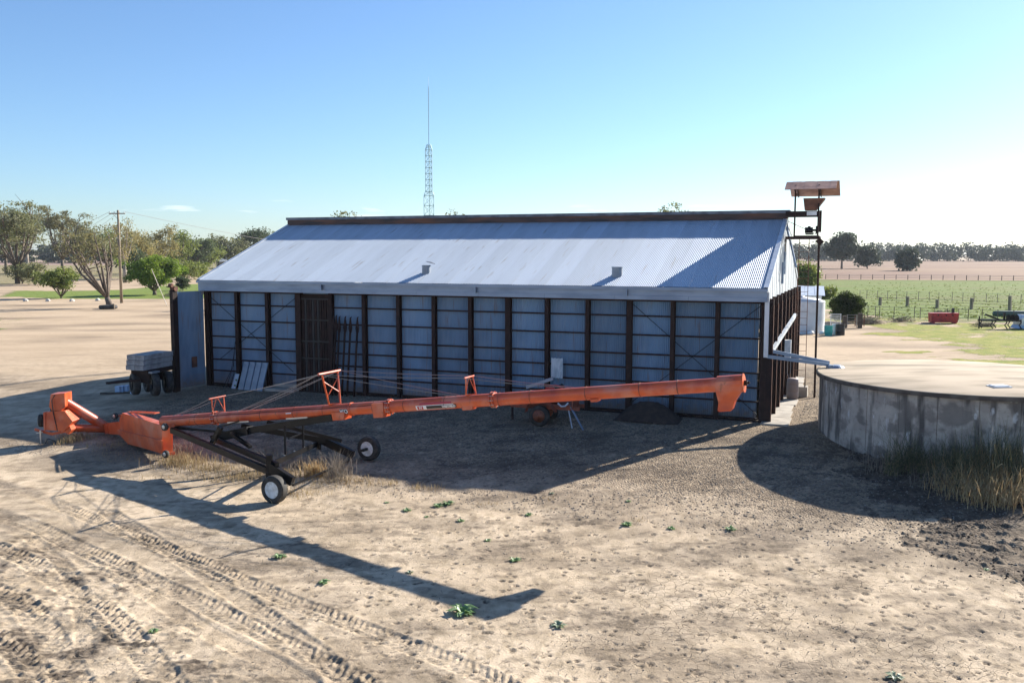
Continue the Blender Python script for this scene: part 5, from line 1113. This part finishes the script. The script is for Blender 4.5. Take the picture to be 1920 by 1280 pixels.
def tree(name, px, py, ptop, hw, label, cat='tree', group=None, leaf='gum', bark='bark', n_limb=7, clumps=60, per=45, lsize=.20, lean=(0, 0), fork=.25, crown=(.38, 1.0), shape='round', droop=0, tr=.28, seed=0, cr=None, fill=1.0, depth=None):
    """px,py: foot in the photo; ptop: row of the top; hw: half width of the crown in photo pixels"""
    rs = np.random.RandomState(seed + 11)
    P = gp(px, py) if depth is None else Vector((pY(px, 480, depth).x, depth, 0))
    Hh = (pY(px, ptop, P.y).z) - P.z; Rw = hw * P.y / F_PX
    e_ = empty(name, P, 0, label, cat, group)
    z0, z1 = Hh * crown[0], Hh * crown[1]; cz = (z0 + z1) / 2; hz = (z1 - z0) / 2
    lx, ly = lean[0] * Hh, lean[1] * Hh
    fk = Vector((lx * fork, ly * fork, Hh * fork)); tb_ = MB(); tr_ = tr * Hh / 10
    tb_.path([(0, 0, -.2), (lx * fork * .3, ly * fork * .3, Hh * fork * .5), fk], [tr_ * 1.2, tr_ * .95, tr_ * .8], 8)
    cen = []; rad = []; k_ = []
    tips = []
    for i in range(n_limb):
        an = 2 * math.pi * (i + rs.rand() * .6) / n_limb; u = .35 + .6 * rs.rand()
        if shape == 'umbrella': tz = z0 + (z1 - z0) * (.62 + .38 * rs.rand()) * (1 - .25 * u * u)
        else: tz = z0 + (z1 - z0) * (.25 + .7 * rs.rand()) * (1 - .35 * u * u)
        tip = Vector((lx + math.cos(an) * Rw * u * .85, ly + math.sin(an) * Rw * u * .85, tz)); mid = fk.lerp(tip, .5) + Vector((math.cos(an) * Rw * .10, math.sin(an) * Rw * .10, -Hh * .02))
        tb_.path([fk, fk.lerp(mid, .5), mid, tip.lerp(mid, .35), tip], [tr_ * .55, tr_ * .45, tr_ * .33, tr_ * .2, tr_ * .06], 5)
        for j in range(3 + (shape == 'umbrella')):
            s_ = mid.lerp(tip, rs.rand() * .8); q = s_ + Vector((rs.randn() * Rw * .22, rs.randn() * Rw * .22, abs(rs.randn()) * hz * .35)); tb_.path([s_, s_.lerp(q, .5) + Vector((0, 0, .1)), q], [tr_ * .2, tr_ * .13, tr_ * .04], 4); tips.append(q)
        tips.append(tip)
    cr_ = cr or Rw * .24
    for i in range(clumps):
        if rs.rand() < .6 and tips: q = tips[rs.randint(len(tips))]; c = np.array(q) + rs.randn(3) * np.array([Rw * .12, Rw * .12, hz * .10])
        else:
            d = rs.randn(3); d /= np.linalg.norm(d); r_ = rs.rand() ** .33
            if shape == 'umbrella': d[2] = abs(d[2]) * .9 - .1
            c = np.array([lx + d[0] * Rw * .85 * r_, ly + d[1] * Rw * .85 * r_, cz + d[2] * hz * .85 * r_])
        c[2] = min(max(c[2], z0), z1 - cr_ * .45); cen.append(c); rr_ = cr_ * (.55 + .7 * rs.rand()); rad.append(rr_); k_.append(int(per * fill * (.5 + rs.rand())))
    tb_.build('trunk', M[bark], e_, True)
    obj('crown', leaves('crown', cen, rad, k_, lsize, M[leaf], droop), e_)
    return e_
LG = 'gum trees beyond the left side of the yard'
tree('gum_tree', 33, 532, 377, 62, 'tallest spreading gum tree at the left edge of the yard', seed=1, group=LG, clumps=210, per=34, lsize=.20, n_limb=11, fork=.18, crown=(.28, 1), shape='umbrella', cr=1.35, bark='bark')
tree('gum_tree', 52, 508, 384, 55, 'pale trunked gum tree standing just behind the tallest one', seed=2, group=LG, clumps=150, per=34, lsize=.26, n_limb=10, fork=.25, crown=(.36, 1), shape='umbrella', bark='bark_pale', cr=1.9)
tree('gum_tree', 118, 515, 388, 50, 'olive crowned gum tree between the tallest gum and the power pole', seed=3, group=LG, leaf='gum_brown', clumps=150, per=34, lsize=.24, n_limb=10, fork=.22, crown=(.38, 1), shape='umbrella', cr=1.6)
tree('leaning_tree', 206, 577, 420, 70, 'open brown tree leaning left out of the old tyre', seed=4, leaf='gum_brown', clumps=105, per=20, lsize=.12, n_limb=11, fork=.12, lean=(-.28, .1), crown=(.34, 1), shape='umbrella', cr=.75, tr=.40)
tree('weeping_tree', 235, 530, 400, 28, 'thin drooping tree right behind the power pole', seed=5, group=LG, leaf='weeping', clumps=75, per=26, lsize=.17, fork=.3, crown=(.35, 1), droop=1.3, cr=1.2, bark='bark_pale')
tree('weeping_tree', 262, 522, 424, 36, 'yellowish drooping tree right of the power pole', seed=6, group=LG, leaf='weeping', clumps=120, per=36, lsize=.22, fork=.3, crown=(.22, 1), droop=1.2, cr=1.7)
tree('weeping_tree', 300, 515, 416, 36, 'yellow green drooping tree above the lime green shrub', seed=7, group=LG, leaf='weeping', clumps=130, per=36, lsize=.24, fork=.3, crown=(.2, 1), droop=.9, cr=1.8)
tree('gum_tree', 340, 512, 432, 30, 'green gum tree between the yellow green tree and the dark crowned one', seed=8, group=LG, leaf='bush', clumps=70, per=44, lsize=.32, crown=(.25, 1), cr=2.4)
tree('gum_tree', 366, 508, 440, 34, 'dark crowned gum tree left of the farmhouse roof', seed=9, group=LG, leaf='dark_leaf', clumps=75, per=44, lsize=.35, crown=(.2, 1), cr=2.8)
tree('gum_tree', 410, 504, 437, 22, 'slender gum tree behind the farmhouse roof', seed=10, group=LG, leaf='gum', clumps=50, per=34, lsize=.4, crown=(.35, 1), cr=2.4)
tree('gum_tree', 478, 503, 427, 44, 'dark broad gum tree showing over the left slope of the roof', seed=11, group=LG, leaf='dark_leaf', clumps=100, per=44, lsize=.42, crown=(.30, 1), cr=3.4, shape='umbrella')
tree('gum_tree', 245, 524, 452, 26, 'dark low gum tree right of the power pole trunk', seed=31, group=LG, leaf='dark_leaf', clumps=55, per=40, lsize=.3, crown=(.15, 1), cr=2.2)
tree('bushy_shrub', 115, 559, 497, 37, 'many stemmed olive green shrub on the left of the lawn', 'shrub', seed=12, leaf='bush', clumps=75, per=60, lsize=.16, n_limb=12, fork=.04, crown=(.35, 1), cr=.85, tr=.34, droop=.1)
tree('lime_shrub', 290, 553, 476, 49, 'big rounded lime green shrub on a short trunk', 'shrub', seed=13, leaf='lime', clumps=230, per=90, lsize=.13, n_limb=8, fork=.10, crown=(.17, 1), cr=.95, tr=.5)
tree('olive_shrub', 347, 528, 484, 28, 'olive green shrub right of the lime green shrub', 'shrub', seed=14, leaf='bush', clumps=70, per=60, lsize=.2, fork=.1, crown=(.10, 1), cr=1.2)
tree('dark_shrub', 343, 545, 517, 12, 'small dark clipped shrub in front of the olive green shrub', 'shrub', seed=15, leaf='dark_leaf', clumps=40, per=60, lsize=.14, fork=.1, crown=(.05, 1), cr=.6)
tree('grey_shrub', 42, 532, 490, 26, 'grey green low shrub under the tallest gum tree', 'shrub', seed=16, leaf='gum', clumps=40, per=46, lsize=.22, fork=.1, crown=(.10, 1), cr=1.4)
tree('grey_shrub', 66, 535, 492, 24, 'grey green low shrub left of the many stemmed shrub', 'shrub', seed=17, leaf='gum', clumps=40, per=46, lsize=.2, fork=.1, crown=(.10, 1), cr=1.2)
tree('gum_tree', 12, 512, 400, 46, 'full green gum tree at the picture edge behind the tallest gum', seed=41, group=LG, leaf='gum', clumps=120, per=40, lsize=.34, n_limb=9, fork=.25, crown=(.25, 1), cr=2.6)
tree('gum_tree', 160, 512, 412, 44, 'wide olive gum tree behind the open leaning tree', seed=42, group=LG, leaf='gum', clumps=120, per=40, lsize=.33, n_limb=9, fork=.25, crown=(.22, 1), cr=2.6)
tree('gum_tree', 205, 510, 428, 34, 'green gum tree just left of the power pole', seed=43, group=LG, leaf='bush', clumps=95, per=38, lsize=.33, crown=(.15, 1), cr=2.4)
tree('gum_tree', 386, 506, 446, 30, 'low green gum tree rising left of the farmhouse roof flue', seed=44, group=LG, leaf='bush', clumps=75, per=38, lsize=.36, crown=(.12, 1), cr=2.5)
tree('gum_tree', 440, 504, 446, 32, 'grey green gum tree between the slender gum and the dark broad gum', seed=45, group=LG, leaf='gum', clumps=75, per=36, lsize=.4, crown=(.2, 1), cr=2.8)
tree('olive_shrub', 372, 524, 490, 24, 'second olive shrub reaching toward the farmhouse', 'shrub', seed=46, leaf='bush', clumps=60, per=50, lsize=.2, fork=.1, crown=(.05, 1), cr=1.2)
# over the ridge
BGp = 'tree tops showing over the shed ridge'
tree('gum_tree', 652, 480, 383, 30, 'pair of thin tree tops over the ridge left of the mast', seed=18, group=BGp, clumps=42, per=16, lsize=.14, crown=(.7, 1), depth=115, cr=.7, n_limb=10, leaf='gum')
tree('gum_tree', 850, 480, 393, 24, 'barely showing tree top over the ridge right of the mast', seed=19, group=BGp, clumps=34, per=14, lsize=.14, crown=(.7, 1), depth=115, cr=.7, n_limb=10, leaf='gum')
tree('gum_tree', 1266, 480, 376, 46, 'wider tree top over the ridge near the elevator tower', seed=20, group=BGp, clumps=75, per=15, lsize=.14, crown=(.7, 1), depth=112, cr=.7, leaf='gum', n_limb=9)
# right hand side
tree('tall_shrub', 1508, 552, 488, 24, 'tall olive shrub behind the gable end left of the support pole', 'shrub', seed=21, leaf='bush', clumps=85, per=60, lsize=.2, fork=.1, crown=(.06, 1), cr=1.5)
tree('low_shrub', 1540, 560, 538, 22, 'low dark green shrub behind the cream tank', 'shrub', seed=22, leaf='bush', clumps=45, per=60, lsize=.16, fork=.05, crown=(.05, 1), cr=.8)
tree('clipped_hedge', 1587, 604, 544, 30, 'dense dark dome shaped hedge bush with sunlit yellow green rim', 'shrub', seed=23, leaf='hedge', clumps=330, per=110, lsize=.07, fork=.1, crown=(.0, 1), cr=.50, n_limb=8)
FR = 'trees standing alone in the stubble field'
tree('gum_tree', 1578, 504, 438, 28, 'tallest lone gum tree in the stubble field', seed=24, group=FR, leaf='distant', clumps=95, per=42, lsize=.65, crown=(.25, 1), cr=3.6, fork=.3)
tree('gum_tree', 1626, 504, 462, 20, 'shorter tree right beside the tallest lone gum', seed=25, group=FR, leaf='distant', clumps=75, per=42, lsize=.6, crown=(.08, 1), cr=3.0, fork=.15)
tree('gum_tree', 1701, 508, 466, 20, 'dark rounded tree standing by itself in the stubble', seed=26, group=FR, leaf='distant', clumps=75, per=42, lsize=.6, crown=(.04, 1), cr=2.8, fork=.12)
# far woodland round the horizon
def woodland(name, label, x0, x1, y0, y1, n, hmin, hmax, leaf, ls, seed):
    rs = np.random.RandomState(seed); cen = []; rad = []; per = []
    for i in range(n):
        t = (i + rs.rand()) / n; x = x0 + (x1 - x0) * t; y = y0 + (y1 - y0) * rs.rand(); h = hmin + (hmax - hmin) * rs.rand() ** 1.3
        for j in range(9): cen.append((x + rs.randn() * h * .30, y + rs.randn() * h * .22, h * (.22 + .66 * rs.rand()))); rad.append(h * (.16 + .14 * rs.rand())); per.append(26)
        cen.append((x, y, h * .2)); rad.append(h * .3); per.append(22)
    tag(obj(name, leaves(name, cen, rad, per, ls, M[leaf], 0, .8)), label, kind='stuff')
woodland('distant_woodland', 'dark line of bush along the horizon right of the shed', 150, 760, 820, 900, 330, 10, 18, 'distant', 1.05, 1)
woodland('distant_woodland', 'dark bush along the horizon behind the gum trees on the left', -520, 150, 560, 640, 300, 7, 13, 'distant', 1.0, 2)
# ------------------------------------------------------------ grasses, reeds, stones, clods
def blades(name, pts, h, w, m, label, lean=.35, seed=0, bend=.5):
    rs = np.random.RandomState(seed); V = []; Fc = []; n = len(pts)
    for i, (x, y, hk) in enumerate(pts):
        z = G(x, y) - .02; an = rs.rand() * 6.283; hh = h * hk * (.55 + .7 * rs.rand()); ln = lean * hh * rs.rand() * 1.6; dx, dy = math.cos(an) * ln, math.sin(an) * ln; wa = rs.rand() * 6.283; wx, wy = math.cos(wa) * w, math.sin(wa) * w
        bz = hh * (1 - bend * rs.rand() ** 2); k = len(V)
        V += [(x - wx, y - wy, z), (x + wx, y + wy, z), (x + dx * .4 + wx * .8, y + dy * .4 + wy * .8, z + hh * .55), (x + dx * .4 - wx * .8, y + dy * .4 - wy * .8, z + hh * .55), (x + dx + wx * .3, y + dy + wy * .3, z + bz), (x + dx - wx * .3, y + dy - wy * .3, z + bz)]
        Fc += [(k, k + 1, k + 2, k + 3), (k + 3, k + 2, k + 4, k + 5)]
    mb = MB(); mb.add(V, Fc); o = mb.build(name, M[m]); tag(o, label, kind='stuff'); return o
def scatter_px(regions, seed):
    rs = np.random.RandomState(seed); out = []
    for (px, py, sx_, sy_, n, hk) in regions:
        c = gp(px, py)
        for _ in range(n): out.append((c.x + rs.randn() * sx_, c.y + rs.randn() * sy_, hk))
    return out
blades('dry_grass', scatter_px([(130, 828, .35, .25, 150, 1.0), (146, 824, .3, .25, 150, 1.2), (205, 838, .5, .25, 90, .7), (250, 862, .8, .25, 90, .45), (330, 868, .35, .3, 240, 1.2), (360, 868, .5, .3, 260, 1.0), (400, 880, .6, .25, 240, .8), (440, 896, .6, .25, 200, .6), (478, 890, .5, .3, 180, .7), (180, 850, .9, .3, 80, .4), (560, 925, .5, .3, 200, .5), (610, 905, .6, .3, 200, .5), (660, 900, .6, .25, 140, .45), (540, 895, .3, .3, 160, .8), (300, 895, 1.2, .2, 90, .35)], 3), .33, .008, 'straw', 'dry grass growing under the grain auger', seed=4)
blades('yellow_grass', scatter_px([(588, 893, .16, .12, 200, 1.2), (594, 889, .2, .14, 120, 1.0)], 5), .42, .010, 'reed_gold', 'bright yellow grass tuft inside the auger undercarriage', seed=5)
blades('dry_stalks', scatter_px([(630, 890, .30, .3, 160, 1.4), (505, 850, .4, .3, 90, 1.0), (560, 878, .4, .3, 120, 1.0), (640, 900, .25, .2, 110, 1.2), (345, 850, .3, .2, 90, 1.1), (470, 862, .5, .4, 90, .8)], 6), .50, .007, 'straw_grey', 'grey dead weed stalks among the auger frame', seed=6, lean=.6, bend=.3)
blades('short_stubble', scatter_px([(732, 908, .12, .1, 40, 1), (783, 915, .12, .1, 50, 1), (815, 916, .15, .1, 40, 1), (920, 945, .15, .1, 30, .6), (1198, 978, .12, .1, 30, .8), (690, 905, .4, .2, 60, .7), (1030, 935, .1, .1, 20, .6)], 8), .18, .006, 'straw', 'small dry grass tufts along the edge of the shed shadow', seed=8)
def ring_pts(t0, t1, r0, r1, n, seed, hk=1.0):
    rs = np.random.RandomState(seed); out = []
    for _ in range(n):
        t = R(t0 + (t1 - t0) * rs.rand()); r = TRAD + r0 + (r1 - r0) * rs.rand() ** 1.2; x, y = TC.x + math.cos(t) * r, TC.y + math.sin(t) * r; v = float(vnoise(np.array([x * 1.2]), np.array([y * 1.2]), 5)[0])
        if v < .25: continue
        out.append((x, y, hk * (.6 + .6 * v)))
    return out
def arcs(name, pts, h, w, m, label, lean=.6, seed=0):   # long blades that rise and bend over
    rs = np.random.RandomState(seed); V = []; Fc = []
    for (x, y, hk) in pts:
        z = G(x, y) - .02; an = rs.rand() * 6.283; L = h * hk * (.5 + .8 * rs.rand()); b_ = lean * rs.rand() ** 1.3 * 2.2; wa = an + 1.57; wx, wy = math.cos(wa) * w, math.sin(wa) * w; k = len(V); px_, py_, pz_ = x, y, z; th = .08 + .3 * rs.rand()
        for j in range(5):
            f = 1 - j / 4.6; V += [(px_ - wx * f, py_ - wy * f, pz_), (px_ + wx * f, py_ + wy * f, pz_)]
            if j: q = k + (j - 1) * 2; Fc.append((q, q + 1, q + 3, q + 2))
            px_ += math.cos(an) * math.sin(th) * L / 4; py_ += math.sin(an) * math.sin(th) * L / 4; pz_ = max(z + .01, pz_ + math.cos(th) * L / 4); th += b_ * .55
    mb = MB(); mb.add(V, Fc); o = mb.build(name, M[m]); tag(o, label, kind='stuff')
arcs('reeds', ring_pts(-136, -60, .05, 1.4, 2600, 9) + ring_pts(-118, -60, .1, 2.0, 1500, 10, 1.2), 1.35, .013, 'reed', 'tangled green and brown reeds growing against the concrete tank', .55, 9)
arcs('golden_reeds', scatter_px([(1895, 905, .7, .5, 900, 1.1), (1845, 925, .6, .5, 520, .8), (1900, 940, .7, .4, 600, .9), (1800, 915, .5, .4, 160, .8)], 12), 1.0, .011, 'reed_gold', 'golden dry reeds right of the concrete tank, sunlight painted in their colour', .6, 12)
arcs('dead_reeds', ring_pts(-146, -60, .05, 2.2, 1300, 14, .9), .95, .010, 'straw_grey', 'grey dead reeds lying along the foot of the tank', 1.0, 13)
# cat-tail heads
M['seed_head'] = mat('pale_seed_head', (.55, .48, .38), .9)
rs_ = np.random.RandomState(3); mb = MB()
for i in range(26):
    t = R(-112 + 50 * rs_.rand()); r = TRAD + .6 + 1.6 * rs_.rand(); x, y = TC.x + math.cos(t) * r, TC.y + math.sin(t) * r; z = G(x, y); h = 1.1 + .5 * rs_.rand(); mb.tube((x, y, z), (x + .05, y, z + h), .006, n=4, caps=False); mb.tube((x + .05, y, z + h), (x + .06, y, z + h + .16), .024, .018, n=6)
tag(mb.build('reed_seed_heads', M['seed_head']), 'pale fluffy seed heads standing over the reeds', kind='stuff')
# paddock tussocks
pts = []
rs_ = np.random.RandomState(21)
for _ in range(700):
    px, py = 1600 + 340 * rs_.rand(), 530 + 68 * rs_.rand(); P = gp(px, py); s_ = .12 + .75 * rs_.rand() ** 3
    pts.append(((P.x, P.y, .03), s_, 12))
tag(obj('paddock_tussocks', leaves('paddock_tussocks', [p[0] for p in pts], [p[1] for p in pts], [p[2] for p in pts], 0.075, M['bush'], 0, .3)), 'rough grass tussocks spread over the green paddock', kind='stuff')
# brush piles and low weeds by the fence
def brush(px, py, r, n, label, m='straw_grey', seed=0):
    rs = np.random.RandomState(seed); P = gp(px, py); mb = MB()
    for _ in range(n):
        a_ = rs.rand() * 6.28; q = Vector((rs.randn() * r * .4, rs.randn() * r * .3, abs(rs.randn()) * r * .18)); d = Vector((math.cos(a_), math.sin(a_) * .6, .35 * rs.randn())) * r * (.3 + .4 * rs.rand()); mb.tube(q - d * .5, q + d * .5, .022, .010, n=3, caps=False)
    o = mb.build('brush_pile', M[m]); o.location = P; tag(o, label, 'brush pile')
brush(1627, 607, 1.7, 260, 'grey pile of dead branches right of the clipped hedge', seed=1); brush(1770, 590, 1.2, 120, 'thin dead branches behind the red implement', seed=2); brush(1690, 603, 1.3, 120, 'low grey dead weeds left of the red implement', seed=3); brush(1845, 612, 1.2, 140, 'dry weeds left of the cultivator', seed=4); brush(325, 556, 2.2, 160, 'dead branches under the lime green shrub', seed=5)
# broad leaved weeds: one rosette, copied
def rosette(n, m, seed, name='weed'):
    rs = np.random.RandomState(seed); mb = MB()
    for i in range(n):
        a_ = 6.283 * i / n * 2.6 + rs.rand(); L = .10 + .09 * rs.rand(); up = .25 + .5 * rs.rand(); w = .028 + .012 * rs.rand(); d = Vector((math.cos(a_), math.sin(a_), 0)); s_ = Vector((-d.y, d.x, 0)); o_ = d * .02 * rs.rand()
        p = [o_, o_ + d * L * .45 + s_ * w + Vector((0, 0, L * up)), o_ + d * L + Vector((0, 0, L * up * .7)), o_ + d * L * .45 - s_ * w + Vector((0, 0, L * up)), o_ + d * L * .45 + Vector((0, 0, L * up * .85))]
        mb.add(p, [(0, 1, 4), (1, 2, 4), (4, 2, 3), (0, 4, 3)])
    return mb.mesh(name, M[m])
wm = [rosette(26, 'weed', 1), rosette(34, 'weed', 2), rosette(24, 'weed_pale', 3)]
WD = [(524, 1044, .36, 0, 'green leafy weed in the sun left of the auger shadow, above the lug ruts'), (607, 1092, .30, 0, 'green leafy weed just below the auger shadow'), (288, 1187, .22, 0, 'small green weed between the tyre ruts at lower left'), (868, 1148, .62, 1, 'largest leafy weed, half in the tip of the auger shadow'), (1047, 1174, .34, 2, 'pale weed right below the auger shadow tip'), (965, 1050, .32, 1, 'green weed in the open midway above the auger shadow tip'), (915, 1013, .20, 0, 'small green weed up and left of the lone weed in the middle'), (864, 977, .24, 0, 'green weed below the point of the shed shadow'), (763, 958, .30, 1, 'leafy weed left of the long weed patch'), (840, 945, .40, 1, 'right half of the long weed patch near the shed shadow'), (822, 949, .34, 0, 'left half of the long weed patch near the shed shadow'), (725, 943, .17, 0, 'small weed farthest left near the shed shadow edge'), (991, 964, .26, 0, 'weed right of the point of the shed shadow'), (1175, 985, .36, 1, 'leafy weed alone in the middle of the sunlit ground'), (1259, 992, .25, 0, 'smaller weed left of the bright green one'), (1370, 992, .34, 1, 'bright green weed below the tank shadow'), (1849, 1068, .16, 0, 'little green weed at the edge of the churned mud'), (1678, 1270, .34, 2, 'pale grey weed at the bottom edge on the right'), (1178, 938, .18, 0, 'small green weed near the lit edge of the corner shadow'), (768, 1073, .20, 2, 'faint pale weed above the long auger shadow'), (1035, 924, .18, 2, 'pale weed at the point of the shed shadow'), (800, 969, .16, 0, 'tiny weed between the two weed patches')]
for i, (px, py, s_, k, lb) in enumerate(WD):
    P = gp(px, py); o = obj('weed', wm[k], loc=(P.x, P.y, P.z + float(relief(np.array([P.x]), np.array([P.y]))[0][0]) - .01), rz=i * 1.7); o.scale = (s_ / .31,) * 2 + (s_ / .42,); tag(o, lb, 'weed', 'broad leaved weeds on the bare ground')
# loose stones on the gravel and clods on the mud
def stones(name, n, fn, smin, smax, m, label, seed):
    rs = np.random.RandomState(seed); V = np.array([(1, 0, 0), (-1, 0, 0), (0, 1, 0), (0, -1, 0), (0, 0, .7), (0, 0, -.5)], float); Fb = np.array([(0, 2, 4), (2, 1, 4), (1, 3, 4), (3, 0, 4), (2, 0, 5), (1, 2, 5), (3, 1, 5), (0, 3, 5)])
    xy = fn(rs, n); n = len(xy); s_ = smin + (smax - smin) * rs.rand(n) ** 2.5; a_ = rs.rand(n) * 6.283; hgt, _, _ = relief(xy[:, 0], xy[:, 1]); z = Gv(xy[:, 0], xy[:, 1]) + hgt * .7
    B = np.repeat(V[None], n, 0) * (1 + .35 * rs.randn(n, 6, 1) * .6); ca, sa = np.cos(a_)[:, None], np.sin(a_)[:, None]; X = (B[..., 0] * ca - B[..., 1] * sa) * s_[:, None] + xy[:, :1]; Y = (B[..., 0] * sa + B[..., 1] * ca) * s_[:, None] + xy[:, 1:2]; Z = B[..., 2] * s_[:, None] + z[:, None]
    P = np.stack([X, Y, Z], -1).reshape(-1, 3); Fc = (Fb[None] + (np.arange(n) * 6)[:, None, None]).reshape(-1, 3)
    me = bpy.data.meshes.new(name); me.vertices.add(len(P)); me.vertices.foreach_set('co', P.astype(np.float32).ravel()); me.loops.add(len(Fc) * 3); me.loops.foreach_set('vertex_index', Fc.astype(np.int32).ravel()); me.polygons.add(len(Fc)); me.polygons.foreach_set('loop_start', np.arange(0, len(Fc) * 3, 3, dtype=np.int32)); me.update(calc_edges=True); me.materials.append(M[m])
    tag(obj(name, me), label, kind='stuff')
def f_gravel(rs, n):
    b = -.2 - 12 * rs.rand(n) ** .9; a = LL - 1 + (8.5 - LL) * rs.rand(n); k = (np.arange(n) % 3 == 0); b = np.where(k, rs.rand(n) * 12 - 2, b); a = np.where(k, 1.3 + 5 * rs.rand(n), a); return np.stack([SX + UX * a - UY * b, SY + UY * a + UX * b], 1)
stones('gravel', 26000, f_gravel, .010, .038, 'pebble', 'loose gravel round the front and side of the shed', 31)
def f_open(rs, n): return np.stack([-9 + 20 * rs.rand(n), 15 + 14 * rs.rand(n)], 1)
stones('small_clods', 5000, f_open, .006, .022, 'pebble', 'small clods and stones on the bare dried mud', 32)
def litter(name, n, seed, label):
    rs = np.random.RandomState(seed); x = -10 + 22 * rs.rand(n); y = 15 + 16 * rs.rand(n) ** 1.2; a_ = rs.rand(n) * 6.283; L = .04 + .10 * rs.rand(n); h, _, _ = relief(x, y); z = Gv(x, y) + h + .008
    dx, dy = np.cos(a_) * L / 2, np.sin(a_) * L / 2; wx, wy = -np.sin(a_) * .006, np.cos(a_) * .006; tz = .02 * rs.randn(n)
    P = np.stack([np.stack([x - dx - wx, y - dy - wy, z], -1), np.stack([x - dx + wx, y - dy + wy, z], -1), np.stack([x + dx + wx, y + dy + wy, z + abs(tz)], -1), np.stack([x + dx - wx, y + dy - wy, z + abs(tz)], -1)], 1)
    mb = MB(); mb.v = [tuple(p) for p in P.reshape(-1, 3)]; mb.f = [(4 * i, 4 * i + 1, 4 * i + 2, 4 * i + 3) for i in range(n)]; mb.mi = [0] * n; tag(mb.build(name, M['straw_grey']), label, kind='stuff')
litter('straw_litter', 5000, 41, 'scattered bits of straw and twigs on the bare ground')
def f_mud(rs, n):
    x = 5 + 7 * rs.rand(n); y = 17 + 11 * rs.rand(n); k = inpoly(x + rs.randn(n) * .5, y + rs.randn(n) * .5, MUD); return np.stack([x[k], y[k]], 1)
stones('mud_clods', 4500, f_mud, .010, .045, 'soil_dark', 'dark clods of churned mud beside the reeds', 33)
# ------------------------------------------------------------ the air
mb = MB(); mb.bb(-6200, 6200, -3200, 9200, -3.0, 30.0); hz = mb.mesh('haze', bpy.data.materials.new('haze_air')); hm = hz.materials[0]; hm.use_nodes = True
hn = hm.node_tree.nodes; hn.clear(); ho = hn.new('ShaderNodeOutputMaterial'); hv = hn.new('ShaderNodeVolumePrincipled'); hv.inputs['Density'].default_value = .00009; hv.inputs['Color'].default_value = (.82, .90, 1.0, 1); hv.inputs['Anisotropy'].default_value = .2
hm.node_tree.links.new(hv.outputs[0], ho.inputs['Volume']); tag(obj('haze', hz), 'thin pale air haze over the farmland', kind='stuff')
